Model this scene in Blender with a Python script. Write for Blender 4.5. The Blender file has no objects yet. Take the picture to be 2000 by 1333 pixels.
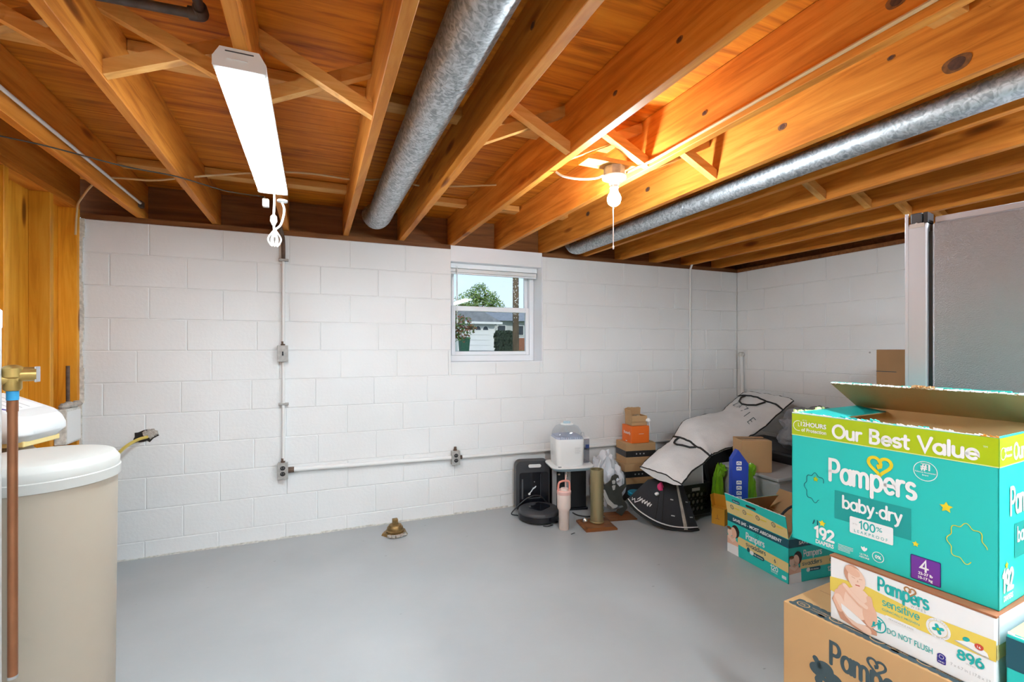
import bpy, bmesh, math, random
from math import sin, cos, pi, radians as RAD
from mathutils import Vector as V3, Matrix
random.seed(7)
S = bpy.context.scene
C = S.collection
# ------------------------------------------------------------------ camera, sky, sun, exposure
YAW = RAD(22.69)
cam_d = bpy.data.cameras.new('camera'); cam = bpy.data.objects.new('camera', cam_d); C.objects.link(cam)
cam_d.sensor_width = 36; cam_d.lens = 921.0/2000*36; cam_d.shift_y = 13.34/2000; cam_d.clip_start = .05; cam_d.clip_end = 500
cam.location = (0, 0, 1.344); cam.rotation_euler = (pi/2, 0, -YAW)
S.camera = cam
W = bpy.data.worlds.new('sky'); S.world = W; W.use_nodes = True
wn = W.node_tree.nodes; wl = W.node_tree.links
bg = wn['Background']
tc = wn.new('ShaderNodeTexCoord'); sep = wn.new('ShaderNodeSeparateXYZ'); rmp = wn.new('ShaderNodeValToRGB')
wl.new(tc.outputs['Generated'], sep.inputs[0]); wl.new(sep.outputs['Z'], rmp.inputs[0]); wl.new(rmp.outputs[0], bg.inputs[0])
rmp.color_ramp.elements[0].position = 0; rmp.color_ramp.elements[0].color = (.70, .84, .97, 1)
rmp.color_ramp.elements[1].position = .6; rmp.color_ramp.elements[1].color = (.42, .64, .95, 1)
bg.inputs[1].default_value = 1.25
sun_d = bpy.data.lights.new('sun', 'SUN'); sun = bpy.data.objects.new('sun', sun_d); C.objects.link(sun)
sun_d.energy = 3.0; sun_d.angle = RAD(3); sun_d.color = (1, .96, .9); sun.rotation_euler = (RAD(52), 0, RAD(-20)); sun.location = (0, -10, 20)
S.view_settings.view_transform = 'Standard'; S.view_settings.look = 'None'
S.view_settings.exposure = 0.12; S.view_settings.gamma = 1; S.view_settings.use_curve_mapping = False
TUBE_POWER = 68.0      # the strip light in view
TUBE_POWER_FILL = 190.0  # two unseen strip lights added behind the camera to brighten the room
BULB_POWER = 1050.0

cy = S.cycles
cy.max_bounces = 6; cy.diffuse_bounces = 4; cy.glossy_bounces = 3; cy.transmission_bounces = 4; cy.transparent_max_bounces = 8
cy.caustics_reflective = False; cy.caustics_refractive = False; cy.use_adaptive_sampling = True; cy.adaptive_threshold = .12; cy.adaptive_min_samples = 14

# ------------------------------------------------------------------ materials
MAT = {}
def mat(name, col, rough=.6, metal=0., noise=0., nscale=8., bump=0., bscale=60., spec=.5, emit=None, alpha=None, trans=0., stretch=(1, 1, 1), coat=0., col2=None):
    if name in MAT: return MAT[name]
    m = bpy.data.materials.new(name); m.use_nodes = True
    n = m.node_tree.nodes; l = m.node_tree.links; p = n['Principled BSDF']
    p.inputs['Base Color'].default_value = (*col, 1); p.inputs['Roughness'].default_value = rough; p.inputs['Metallic'].default_value = metal
    p.inputs['Specular IOR Level'].default_value = spec; p.inputs['Coat Weight'].default_value = coat
    if trans: p.inputs['Transmission Weight'].default_value = trans
    if emit: p.inputs['Emission Color'].default_value = (*col, 1); p.inputs['Emission Strength'].default_value = emit
    if noise or bump:
        t = n.new('ShaderNodeTexCoord'); mp = n.new('ShaderNodeMapping'); mp.inputs['Scale'].default_value = stretch; l.new(t.outputs['Object'], mp.inputs[0])
    if noise:
        nz = n.new('ShaderNodeTexNoise'); nz.inputs['Scale'].default_value = nscale; nz.inputs['Detail'].default_value = 6; l.new(mp.outputs[0], nz.inputs[0])
        cr = n.new('ShaderNodeValToRGB'); c2 = col2 or tuple(c*(1-noise) for c in col)
        cr.color_ramp.elements[0].position = .3; cr.color_ramp.elements[0].color = (*c2, 1); cr.color_ramp.elements[1].position = .7; cr.color_ramp.elements[1].color = (*col, 1)
        l.new(nz.outputs['Fac'], cr.inputs[0]); l.new(cr.outputs[0], p.inputs['Base Color'])
    if bump:
        nb = n.new('ShaderNodeTexNoise'); nb.inputs['Scale'].default_value = bscale; nb.inputs['Detail'].default_value = 4; l.new(mp.outputs[0], nb.inputs[0])
        bp = n.new('ShaderNodeBump'); bp.inputs['Strength'].default_value = bump; bp.inputs['Distance'].default_value = .01; l.new(nb.outputs['Fac'], bp.inputs['Height']); l.new(bp.outputs[0], p.inputs['Normal'])
    MAT[name] = m; return m

def wood(name, light, mid, dark, axis='Y', rough=.5, knots=.5, grain=1., wob=1., seeded=True):
    """timber: long streaks along one axis, growth-ring waves and sparse knots; each board differs by object random"""
    m = bpy.data.materials.new(name); m.use_nodes = True; n = m.node_tree.nodes; l = m.node_tree.links; p = n['Principled BSDF']
    t = n.new('ShaderNodeTexCoord'); oi = n.new('ShaderNodeObjectInfo'); mu = n.new('ShaderNodeVectorMath'); mu.operation = 'MULTIPLY_ADD'
    cb = n.new('ShaderNodeCombineXYZ')
    for i in range(3): l.new(oi.outputs['Random'], cb.inputs[i])
    l.new(cb.outputs[0], mu.inputs[0]); mu.inputs[1].default_value = (37, 53, 71); l.new(t.outputs['Object'], mu.inputs[2])
    st = {'X': (1, 14, 14), 'Y': (14, 1, 14), 'Z': (14, 14, 1)}[axis]
    mp = n.new('ShaderNodeMapping'); mp.inputs['Scale'].default_value = [s*grain for s in st]; l.new(mu.outputs[0], mp.inputs[0])
    n1 = n.new('ShaderNodeTexNoise'); n1.inputs['Scale'].default_value = 1.6; n1.inputs['Detail'].default_value = 7; n1.inputs['Roughness'].default_value = .6; n1.inputs['Distortion'].default_value = .9*wob; l.new(mp.outputs[0], n1.inputs[0])
    cr = n.new('ShaderNodeValToRGB'); e = cr.color_ramp.elements
    e[0].position = .28; e[0].color = (*dark, 1); e[1].position = .72; e[1].color = (*light, 1); k = e.new(.5); k.color = (*mid, 1)
    l.new(n1.outputs['Fac'], cr.inputs[0])
    # large tone patches
    n2 = n.new('ShaderNodeTexNoise'); n2.inputs['Scale'].default_value = 1.4; n2.inputs['Detail'].default_value = 2; l.new(mu.outputs[0], n2.inputs[0])
    mx = n.new('ShaderNodeMixRGB'); mx.blend_type = 'MULTIPLY'; mx.inputs[0].default_value = .45
    c2 = n.new('ShaderNodeValToRGB'); c2.color_ramp.elements[0].position = .35; c2.color_ramp.elements[0].color = (.62, .55, .5, 1); c2.color_ramp.elements[1].position = .62; c2.color_ramp.elements[1].color = (1, 1, 1, 1)
    l.new(n2.outputs['Fac'], c2.inputs[0]); l.new(cr.outputs[0], mx.inputs[1]); l.new(c2.outputs[0], mx.inputs[2])
    out = mx.outputs[0]
    # per-board tone
    hv = n.new('ShaderNodeHueSaturation'); mr = n.new('ShaderNodeMapRange'); mr.inputs[3].default_value = .82; mr.inputs[4].default_value = 1.12
    l.new(oi.outputs['Random'], mr.inputs[0]); l.new(mr.outputs[0], hv.inputs['Value']); l.new(out, hv.inputs['Color']); out = hv.outputs[0]
    if knots:
        ks = {'X': (1.1, 4.2, 4.2), 'Y': (4.2, 1.1, 4.2), 'Z': (4.2, 4.2, 1.1)}[axis]
        mk = n.new('ShaderNodeMapping'); mk.inputs['Scale'].default_value = ks; l.new(mu.outputs[0], mk.inputs[0])
        vo = n.new('ShaderNodeTexVoronoi'); vo.inputs['Scale'].default_value = 1.6; l.new(mk.outputs[0], vo.inputs[0])
        kr = n.new('ShaderNodeValToRGB'); kr.color_ramp.elements[0].position = .06; kr.color_ramp.elements[0].color = (.16, .08, .05, 1); kr.color_ramp.elements[1].position = .17; kr.color_ramp.elements[1].color = (1, 1, 1, 1)
        kk = kr.color_ramp.elements.new(.11); kk.color = (.42, .26, .18, 1)
        l.new(vo.outputs['Distance'], kr.inputs[0])
        mk2 = n.new('ShaderNodeMixRGB'); mk2.blend_type = 'MULTIPLY'; mk2.inputs[0].default_value = knots
        l.new(out, mk2.inputs[1]); l.new(kr.outputs[0], mk2.inputs[2]); out = mk2.outputs[0]
    l.new(out, p.inputs['Base Color']); p.inputs['Roughness'].default_value = rough; p.inputs['Specular IOR Level'].default_value = .22
    bp = n.new('ShaderNodeBump'); bp.inputs['Strength'].default_value = .12; bp.inputs['Distance'].default_value = .004; l.new(n1.outputs['Fac'], bp.inputs['Height']); l.new(bp.outputs[0], p.inputs['Normal'])
    MAT[name] = m; return m

wood('joist wood', (.84, .36, .064), (.70, .25, .033), (.46, .13, .013), 'Y', .55, .8)
wood('brace wood', (.88, .50, .17), (.80, .39, .10), (.58, .25, .05), 'X', .5, .4)
wood('plywood', (.88, .32, .024), (.70, .205, .012), (.36, .08, .005), 'X', .6, .4, .45, 3.2)
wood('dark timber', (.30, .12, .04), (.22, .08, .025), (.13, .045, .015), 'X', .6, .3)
wood('stud wood', (.90, .44, .055), (.80, .34, .025), (.58, .20, .010), 'Z', .5, .9)
wood('plaque wood', (.36, .15, .05), (.25, .09, .03), (.13, .045, .015), 'X', .35, 0)
wood('bark', (.20, .12, .07), (.14, .08, .045), (.07, .04, .02), 'Z', .9, 0)

def block_paint():
    m = mat('white block paint', (.80, .80, .79), .55, bump=.13, bscale=50); n = m.node_tree.nodes; l = m.node_tree.links; p = n['Principled BSDF']
    g = n.new('ShaderNodeNewGeometry'); nz = n.new('ShaderNodeTexNoise'); nz.inputs['Scale'].default_value = 1.1; nz.inputs['Detail'].default_value = 5; l.new(g.outputs['Position'], nz.inputs[0])
    cr = n.new('ShaderNodeValToRGB'); cr.color_ramp.elements[0].position = .3; cr.color_ramp.elements[0].color = (.76, .755, .745, 1); cr.color_ramp.elements[1].position = .65; cr.color_ramp.elements[1].color = (.82, .82, .815, 1)
    l.new(nz.outputs['Fac'], cr.inputs[0])
    v = n.new('ShaderNodeTexVoronoi'); v.inputs['Scale'].default_value = 2.3; l.new(g.outputs['Position'], v.inputs[0])
    vr = n.new('ShaderNodeValToRGB'); vr.color_ramp.elements[0].position = .012; vr.color_ramp.elements[0].color = (.25, .22, .2, 1); vr.color_ramp.elements[1].position = .022; vr.color_ramp.elements[1].color = (1, 1, 1, 1); l.new(v.outputs['Distance'], vr.inputs[0])
    mx = n.new('ShaderNodeMixRGB'); mx.blend_type = 'MULTIPLY'; mx.inputs[0].default_value = .7; l.new(cr.outputs[0], mx.inputs[1]); l.new(vr.outputs[0], mx.inputs[2]); l.new(mx.outputs[0], p.inputs['Base Color'])
block_paint()
def floor_paint():
    m = mat('grey floor paint', (.40, .415, .42), .33, bump=.06, bscale=18); n = m.node_tree.nodes; l = m.node_tree.links; p = n['Principled BSDF']
    g = n.new('ShaderNodeNewGeometry'); nz = n.new('ShaderNodeTexNoise'); nz.inputs['Scale'].default_value = 1.3; nz.inputs['Detail'].default_value = 8; l.new(g.outputs['Position'], nz.inputs[0])
    cr = n.new('ShaderNodeValToRGB'); cr.color_ramp.elements[0].position = .3; cr.color_ramp.elements[0].color = (.355, .37, .375, 1); cr.color_ramp.elements[1].position = .7; cr.color_ramp.elements[1].color = (.415, .43, .435, 1); l.new(nz.outputs['Fac'], cr.inputs[0])
    # scuffs: sparse dark flecks and pale scratches
    mp = n.new('ShaderNodeMapping'); mp.inputs['Scale'].default_value = (1, 2.2, 1); mp.inputs['Rotation'].default_value = (0, 0, .6); l.new(g.outputs['Position'], mp.inputs[0])
    v = n.new('ShaderNodeTexVoronoi'); v.inputs['Scale'].default_value = 4.2; l.new(mp.outputs[0], v.inputs[0])
    vr = n.new('ShaderNodeValToRGB'); vr.color_ramp.elements[0].position = .02; vr.color_ramp.elements[0].color = (.3, .28, .26, 1); vr.color_ramp.elements[1].position = .045; vr.color_ramp.elements[1].color = (1, 1, 1, 1); l.new(v.outputs['Distance'], vr.inputs[0])
    mx = n.new('ShaderNodeMixRGB'); mx.blend_type = 'MULTIPLY'; mx.inputs[0].default_value = .6; l.new(cr.outputs[0], mx.inputs[1]); l.new(vr.outputs[0], mx.inputs[2])
    n3 = n.new('ShaderNodeTexNoise'); n3.inputs['Scale'].default_value = 5; n3.inputs['Detail'].default_value = 9; n3.inputs['Roughness'].default_value = .75; l.new(mp.outputs[0], n3.inputs[0])
    r3 = n.new('ShaderNodeValToRGB'); r3.color_ramp.elements[0].position = .70; r3.color_ramp.elements[0].color = (0, 0, 0, 1); r3.color_ramp.elements[1].position = .76; r3.color_ramp.elements[1].color = (.5, .5, .5, 1); l.new(n3.outputs['Fac'], r3.inputs[0])
    m3 = n.new('ShaderNodeMixRGB'); m3.inputs[2].default_value = (.56, .57, .57, 1); l.new(r3.outputs[0], m3.inputs[0]); l.new(mx.outputs[0], m3.inputs[1]); l.new(m3.outputs[0], p.inputs['Base Color'])
floor_paint()
def galvanised():
    m = mat('galvanised steel', (.62, .65, .67), .33, .85); n = m.node_tree.nodes; l = m.node_tree.links; p = n['Principled BSDF']
    t = n.new('ShaderNodeTexCoord'); v = n.new('ShaderNodeTexNoise'); v.inputs['Scale'].default_value = 42; v.inputs['Detail'].default_value = 5; v.inputs['Distortion'].default_value = 1.5; l.new(t.outputs['Object'], v.inputs[0])
    cr = n.new('ShaderNodeValToRGB'); cr.color_ramp.elements[0].position = .38; cr.color_ramp.elements[0].color = (.32, .34, .355, 1); cr.color_ramp.elements[1].position = .62; cr.color_ramp.elements[1].color = (.62, .645, .665, 1); l.new(v.outputs['Fac'], cr.inputs[0]); l.new(cr.outputs[0], p.inputs['Base Color'])
    mr = n.new('ShaderNodeMapRange'); mr.inputs[3].default_value = .62; mr.inputs[4].default_value = .42; l.new(v.outputs['Fac'], mr.inputs[0]); l.new(mr.outputs[0], p.inputs['Roughness'])
galvanised()
def thin_glass(name, tint, gloss):
    m = bpy.data.materials.new(name); m.use_nodes = True; n = m.node_tree.nodes; l = m.node_tree.links
    for x in list(n): n.remove(x)
    o = n.new('ShaderNodeOutputMaterial'); a = n.new('ShaderNodeBsdfTransparent'); a.inputs[0].default_value = (*tint, 1); b = n.new('ShaderNodeBsdfGlossy'); b.inputs['Roughness'].default_value = .03
    x = n.new('ShaderNodeMixShader'); x.inputs[0].default_value = gloss; l.new(a.outputs[0], x.inputs[1]); l.new(b.outputs[0], x.inputs[2]); l.new(x.outputs[0], o.inputs[0]); MAT[name] = m; return m
thin_glass('window glass', (.96, .98, .98), .018); thin_glass('window glass with screen', (.82, .84, .84), .018)
thin_glass('clear plastic', (.91, .93, .95), .08); thin_glass('smoky plastic', (.66, .66, .70), .10)
mat('white plastic', (.72, .72, .71), .35); mat('white vinyl', (.84, .85, .87), .35); mat('tank beige', (.45, .378, .295), .45, noise=.06, nscale=3)
mat('lid white', (.50, .487, .452), .45); mat('heater white', (.80, .80, .80), .35); mat('copper', (.42, .17, .08), .38, .75, noise=.35, nscale=6); mat('brass', (.60, .40, .13), .33, .9, noise=.3, nscale=14)
mat('old brass', (.36, .23, .09), .45, .8, noise=.5, nscale=30); mat('shell brass', (.43, .36, .20), .42, .75, noise=.15, nscale=5, stretch=(1, 1, .2))
mat('steel', (.55, .55, .55), .35, .9); mat('chrome', (.75, .75, .76), .15, 1.); mat('conduit paint', (.78, .77, .75), .5); mat('worn box metal', (.50, .48, .45), .5, .3, noise=.3, nscale=40)
mat('rust', (.16, .10, .07), .8, noise=.5, nscale=40); mat('iron pipe', (.12, .10, .09), .55, .5, noise=.5, nscale=20); mat('black plastic', (.012, .012, .014), .4); mat('black gloss', (.008, .008, .012), .15)
mat('charcoal plastic', (.045, .045, .05), .42); mat('dark grey plastic', (.09, .09, .10), .5); mat('silver plastic', (.48, .48, .49), .35, .4); mat('black fabric', (.022, .023, .028), .85, bump=.3, bscale=200)
mat('grey fabric', (.78, .77, .76), .85, noise=.12, nscale=6, bump=.3, bscale=120); mat('black piping', (.012, .012, .012), .7); mat('white piping', (.75, .75, .75), .6)
mat('pale blue', (.42, .58, .66), .4); mat('lilac grey', (.40, .44, .55), .4); mat('blush', (.74, .60, .54), .4); mat('coral', (.80, .30, .24), .4); mat('coral pale', (.80, .50, .45), .4)
mat('cardboard', (.53, .32, .15), .75, noise=.1, nscale=5, bump=.08, bscale=90); mat('cardboard pale', (.60, .36, .16), .75, noise=.08, nscale=4); mat('cardboard dark', (.42, .24, .11), .8, noise=.12, nscale=6); mat('amber card', (.70, .34, .03), .7)
mat('tape dark', (.035, .033, .032), .35, noise=.4, nscale=60); mat('orange card', (.85, .16, .015), .5); mat('kraft wrap', (.55, .38, .22), .5, noise=.4, nscale=60, bump=.9, bscale=120)
mat('teal', (.015, .55, .50), .42); mat('teal dark', (.004, .33, .31), .45); mat('teal deep', (.008, .085, .12), .45); mat('teal print', (.01, .42, .40), .45); mat('lime', (.42, .55, .005), .42); mat('lime pale', (.70, .80, .35), .45)
mat('yellow print', (.80, .60, .10), .45); mat('gold print', (.80, .62, .02), .45); mat('cream print', (.78, .60, .25), .45); mat('white print', (.84, .84, .84), .45); mat('grey print', (.45, .45, .45), .5); mat('orange print', (.75, .28, .03), .5)
mat('purple', (.16, .03, .32), .45); mat('purple dark', (.03, .02, .25), .45); mat('red print', (.60, .06, .03), .5); mat('brown edge', (.33, .12, .05), .6); mat('slate print', (.05, .085, .10), .6); mat('navy print', (.02, .04, .16), .5)
mat('skin print', (.80, .48, .34), .5); mat('skin light print', (.86, .61, .48), .5); mat('skin shade print', (.62, .31, .20), .5); mat('hair print', (.20, .075, .02), .5); mat('hair light print', (.42, .20, .07), .5); mat('hair dark print', (.03, .015, .01), .5)
mat('fridge side', (.29, .275, .285), .36, .65, bump=.35, bscale=260, stretch=(1, 1, 2.2)); mat('fridge door', (.47, .46, .49), .38, .5); mat('royal blue', (.02, .06, .42), .45); mat('bright green', (.20, .52, .01), .3, noise=.35, nscale=9); mat('blue lid', (.02, .30, .48), .35)
mat('plastic bag', (.66, .67, .70), .4, bump=.3, bscale=12); mat('blanket', (.26, .26, .28), .95, noise=.3, nscale=12, bump=.6, bscale=50); mat('pink', (.80, .05, .20), .5); mat('cutout dark', (.055, .058, .05), .5, noise=.3, nscale=20); mat('cutout pale', (.55, .55, .53), .5)
mat('yellow cable', (.62, .45, .10), .5); mat('tan cable', (.66, .48, .26), .5); mat('dark cable', (.05, .045, .04), .6); mat('white cable', (.78, .76, .72), .45); mat('caulk', (.80, .77, .70), .8, noise=.4, nscale=50); mat('mortar chunk', (.52, .47, .41), .9, noise=.4, nscale=25, bump=.8, bscale=70)
mat('knot ring', (.30, .115, .03), .6, noise=.5, nscale=60); mat('knot heart', (.12, .05, .03), .6, noise=.5, nscale=80); mat('hole dark', (.03, .022, .018), 1.); mat('board grey', (.50, .50, .49), .5); mat('shop lens', (.80, .925, 1), .5, emit=TUBE_POWER); mat('fill lens', (.79, .92, 1), .5, emit=TUBE_POWER_FILL); mat('bulb glow', (.82, .93, 1), .5, emit=BULB_POWER); mat('lamp white', (.78, .78, .76), .4); mat('blue tape', (.03, .32, .60), .5)
mat('roof shingle', (.30, .31, .34), .9, noise=.3, nscale=3); mat('siding white', (.80, .79, .77), .7); mat('siding grey', (.52, .53, .52), .7); mat('brick red', (.36, .14, .08), .9, noise=.3, nscale=4); mat('far glass', (.04, .05, .06), .15); mat('leaf green', (.14, .26, .05), .8, noise=.5, nscale=1.5); mat('leaf pale', (.24, .36, .09), .8, noise=.4, nscale=1.5); mat('leaf red', (.30, .10, .05), .8, noise=.4, nscale=3)
mat('hedge green', (.035, .055, .03), .9, noise=.5, nscale=3); mat('grass', (.17, .24, .07), .95, noise=.4, nscale=.7); mat('asphalt', (.30, .30, .30), .9, noise=.2, nscale=2); mat('bin green', (.02, .09, .05), .5); mat('pole wood', (.16, .11, .07), .9, noise=.5, nscale=6, stretch=(1, 1, .3)); mat('denim lid', (.30, .33, .40), .5); mat('grey tote', (.38, .39, .40), .5)

# ------------------------------------------------------------------ mesh helpers
class MB:
    def __init__(s): s.v = []; s.f = []; s.m = []; s.sm = []
    def add(s, vs, fs, m=0, M=None, smooth=False):
        o = len(s.v)
        for p in vs:
            q = V3(p)
            if M is not None: q = M @ q
            s.v.append(q)
        for f in fs: s.f.append([i+o for i in f]); s.m.append(m); s.sm.append(smooth)
        return s
    def box(s, a, b, m=0, M=None):
        x0, y0, z0 = a; x1, y1, z1 = b
        return s.add([(x0, y0, z0), (x1, y0, z0), (x1, y1, z0), (x0, y1, z0), (x0, y0, z1), (x1, y0, z1), (x1, y1, z1), (x0, y1, z1)],
                     [(3, 2, 1, 0), (4, 5, 6, 7), (0, 1, 5, 4), (1, 2, 6, 5), (2, 3, 7, 6), (3, 0, 4, 7)], m, M)
    def loft(s, rings, m=0, M=None, cap=True, closed=True, smooth=True):
        n = len(rings[0]); vs = [p for r in rings for p in r]; fs = []
        for i in range(len(rings)-1):
            for j in range(n if closed else n-1):
                k = (j+1) % n; fs.append((i*n+j, i*n+k, (i+1)*n+k, (i+1)*n+j))
        s.add(vs, fs, m, M, smooth)
        if cap:
            s.add(rings[0], [tuple(range(n-1, -1, -1))], m, M); s.add(rings[-1], [tuple(range(n))], m, M)
        return s
    def lathe(s, prof, n=24, m=0, M=None, c=(0, 0, 0), cap=True):
        return s.loft([[(c[0]+r*cos(2*pi*i/n), c[1]+r*sin(2*pi*i/n), c[2]+z) for i in range(n)] for r, z in prof], m, M, cap)
    def prism(s, poly, z0, z1, m=0, M=None):
        return s.loft([[(x, y, z0) for x, y in poly], [(x, y, z1) for x, y in poly]], m, M, True, True, False)
    def tube(s, path, r, n=8, m=0, M=None, cap=True, smooth=True):
        P = [V3(p) for p in path]; rings = []; up = None
        for i, p in enumerate(P):
            d = (P[min(i+1, len(P)-1)]-P[max(i-1, 0)]).normalized()
            if up is None: up = V3((0, 0, 1)) if abs(d.z) < .9 else V3((1, 0, 0))
            a = d.cross(up).normalized(); up = a.cross(d).normalized(); rr = r[i] if isinstance(r, (list, tuple)) else r
            rings.append([tuple(p+(a*cos(2*pi*k/n)+up*sin(2*pi*k/n))*rr) for k in range(n)])
        rings = [list(reversed(q)) for q in rings]
        return s.loft(rings, m, M, cap, True, smooth)
    def build(s, name, mats, parent=None, loc=(0, 0, 0), rz=0, bevel=0, seg=2, rot=None, sub=0):
        me = bpy.data.meshes.new(name); me.from_pydata([tuple(p) for p in s.v], [], s.f)
        for k in ([mats] if isinstance(mats, str) else mats): me.materials.append(MAT[k])
        for p, m, q in zip(me.polygons, s.m, s.sm): p.material_index = m; p.use_smooth = q
        if any(s.sm): me.set_sharp_from_angle(angle=RAD(40))
        me.update(); o = bpy.data.objects.new(name, me); C.objects.link(o)
        o.location = loc; o.rotation_euler = rot if rot else (0, 0, rz)
        if parent is not None: o.parent = parent
        if bevel: b = o.modifiers.new('bevel', 'BEVEL'); b.width = bevel; b.segments = seg; b.limit_method = 'ANGLE'; b.angle_limit = RAD(40)
        if sub: b = o.modifiers.new('sub', 'SUBSURF'); b.levels = sub; b.render_levels = sub
        return o
def tag(o, label=None, cat=None, group=None, kind=None):
    if label: o['label'] = label
    if cat: o['category'] = cat
    if group: o['group'] = group
    if kind: o['kind'] = kind
    return o
def empty(name, loc=(0, 0, 0), rz=0, **k):
    o = bpy.data.objects.new(name, None); C.objects.link(o); o.location = loc; o.rotation_euler = (0, 0, rz); o.empty_display_size = .1
    return tag(o, **k)
def rrect(w, d, r, n=5, cx=0, cy=0):
    P = []
    for sx, sy, a in ((1, 1, 0), (-1, 1, 90), (-1, -1, 180), (1, -1, 270)):
        for i in range(n+1):
            t = RAD(a+90*i/n); P.append((cx+sx*(w/2-r)+r*cos(t), cy+sy*(d/2-r)+r*sin(t)))
    return P
def ring(poly, z): return [(x, y, z) for x, y in poly]
def curve(pts, n=8):
    """Catmull-Rom through pts"""
    P = [V3(p) for p in pts]; out = []
    for i in range(len(P)-1):
        a = P[max(i-1, 0)]; b = P[i]; c = P[i+1]; d = P[min(i+2, len(P)-1)]
        for k in range(n):
            t = k/n; out.append(.5*((2*b)+(c-a)*t+(2*a-5*b+4*c-d)*t*t+(3*b-a-3*c+d)*t**3))
    out.append(P[-1]); return out
def clone(root):
    r = root.copy(); C.objects.link(r)
    for ch in list(root.children):
        c = ch.copy(); C.objects.link(c); c.parent = r
        for g in list(ch.children):
            d = g.copy(); C.objects.link(d); d.parent = c
    return r

# ------------------------------------------------------------------ flat print: stroke lettering and shapes laid on a surface
def arc(cx, cy, rx, ry, a0, a1, n=14): return [(cx+rx*cos(RAD(a0+(a1-a0)*i/n)), cy+ry*sin(RAD(a0+(a1-a0)*i/n))) for i in range(n+1)]
XH = .64
bowl = lambda cx: arc(cx, .32, .26, .32, 0, 360, 22)
GL = {
 'P': (.72, [[(.08, 0), (.08, 1), (.34, 1)]+arc(.34, .72, .27, .28, 90, -90)+[(.08, .44)]]),
 'a': (.70, [bowl(.32), [(.58, .64), (.58, 0)]]), 'm': (1.02, [[(.08, 0), (.08, .64)], [(.08, .4)]+arc(.27, .42, .19, .22, 180, 0)+[(.46, 0)], [(.46, .4)]+arc(.66, .42, .20, .22, 180, 0)+[(.86, 0)]]),
 'n': (.66, [[(.08, 0), (.08, .64)], [(.08, .38)]+arc(.3, .4, .22, .24, 180, 0)+[(.52, 0)]]), 'p': (.70, [[(.08, .64), (.08, -.34)], bowl(.34)]),
 'e': (.66, [[(.08, .33), (.56, .33)]+arc(.32, .32, .25, .32, 0, 310, 20)]), 'r': (.46, [[(.08, 0), (.08, .64)], [(.08, .36)]+arc(.3, .38, .22, .26, 180, 75)]),
 's': (.56, [arc(.27, .48, .18, .16, 40, 250, 12)+arc(.27, .16, .2, .16, 75, -140, 12)]), 'O': (.96, [arc(.47, .5, .39, .5, 0, 360, 28)]),
 'u': (.66, [[(.08, .64), (.08, .26)]+arc(.3, .25, .22, .25, 180, 360)+[(.52, .64)], [(.52, .64), (.52, 0)]]),
 'B': (.74, [[(.08, 0), (.08, 1), (.32, 1)]+arc(.32, .765, .22, .235, 90, -90)+[(.08, .53)], [(.32, .53)]+arc(.34, .265, .25, .265, 90, -90)+[(.08, 0)]]),
 't': (.44, [[(.19, .9), (.19, .2)]+arc(.32, .14, .13, .14, 180, 280, 6), [(.02, .64), (.37, .64)]]), 'V': (.82, [[(.06, 1), (.4, 0), (.74, 1)]]), 'l': (.24, [[(.1, 1), (.1, 0)]]),
 'b': (.70, [[(.08, 1), (.08, 0)], bowl(.34)]), 'd': (.70, [[(.58, 1), (.58, 0)], bowl(.32)]), 'y': (.64, [[(.06, .64), (.3, .04)], [(.54, .64), (.24, -.22), (.1, -.32)]]), 'w': (.94, [[(.06, .64), (.25, 0), (.45, .58), (.65, 0), (.84, .64)]]),
 'i': (.24, [[(.1, .64), (.1, 0)], [(.1, .92), (.1, .93)]]), 'v': (.62, [[(.06, .64), (.3, 0), (.54, .64)]]), '-': (.34, [[(.16, .3), (.17, .3)]]), ' ': (.42, []),
 '1': (.46, [[(.08, .8), (.28, 1), (.28, 0)]]), '9': (.70, [arc(.32, .68, .24, .3, 0, 360, 20), [(.56, .68), (.5, .2), (.36, 0)]]), '2': (.66, [arc(.3, .73, .23, .25, 160, -40, 14)+[(.06, 0), (.56, 0)]]),
 '8': (.68, [arc(.32, .75, .2, .23, 0, 360, 18), arc(.32, .26, .25, .26, 0, 360, 20)]), '6': (.70, [arc(.33, .32, .25, .32, 0, 360, 20), [(.08, .34), (.16, .75), (.36, 1)]]), '0': (.70, [arc(.33, .5, .25, .5, 0, 360, 24)]),
 '4': (.70, [[(.44, 0), (.44, 1), (.06, .28), (.6, .28)]]), 'Z': (.72, [[(.06, 1), (.6, 1), (.06, 0), (.62, 0)]]), 'A': (.76, [[(.04, 0), (.36, 1), (.68, 0)], [(.16, .36), (.56, .36)]]), '7': (.66, [[(.06, 1), (.58, 1), (.24, 0)]]), 'I': (.3, [[(.12, 0), (.12, 1)]]), 'E': (.62, [[(.54, 1), (.08, 1), (.08, 0), (.54, 0)], [(.08, .5), (.46, .5)]]),
}
FONTC = {}
def font_mesh(txt, bold):
    k = (txt, bold)
    if k not in FONTC:
        cu = bpy.data.curves.new('t', 'FONT'); cu.body = txt; cu.offset = bold; cu.resolution_u = 3; o = bpy.data.objects.new('t', cu); C.objects.link(o)
        me = o.to_mesh(); FONTC[k] = ([tuple(v.co) for v in me.vertices], [tuple(p.vertices) for p in me.polygons]); o.to_mesh_clear(); bpy.data.objects.remove(o); bpy.data.curves.remove(cu)
    return FONTC[k]
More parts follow.
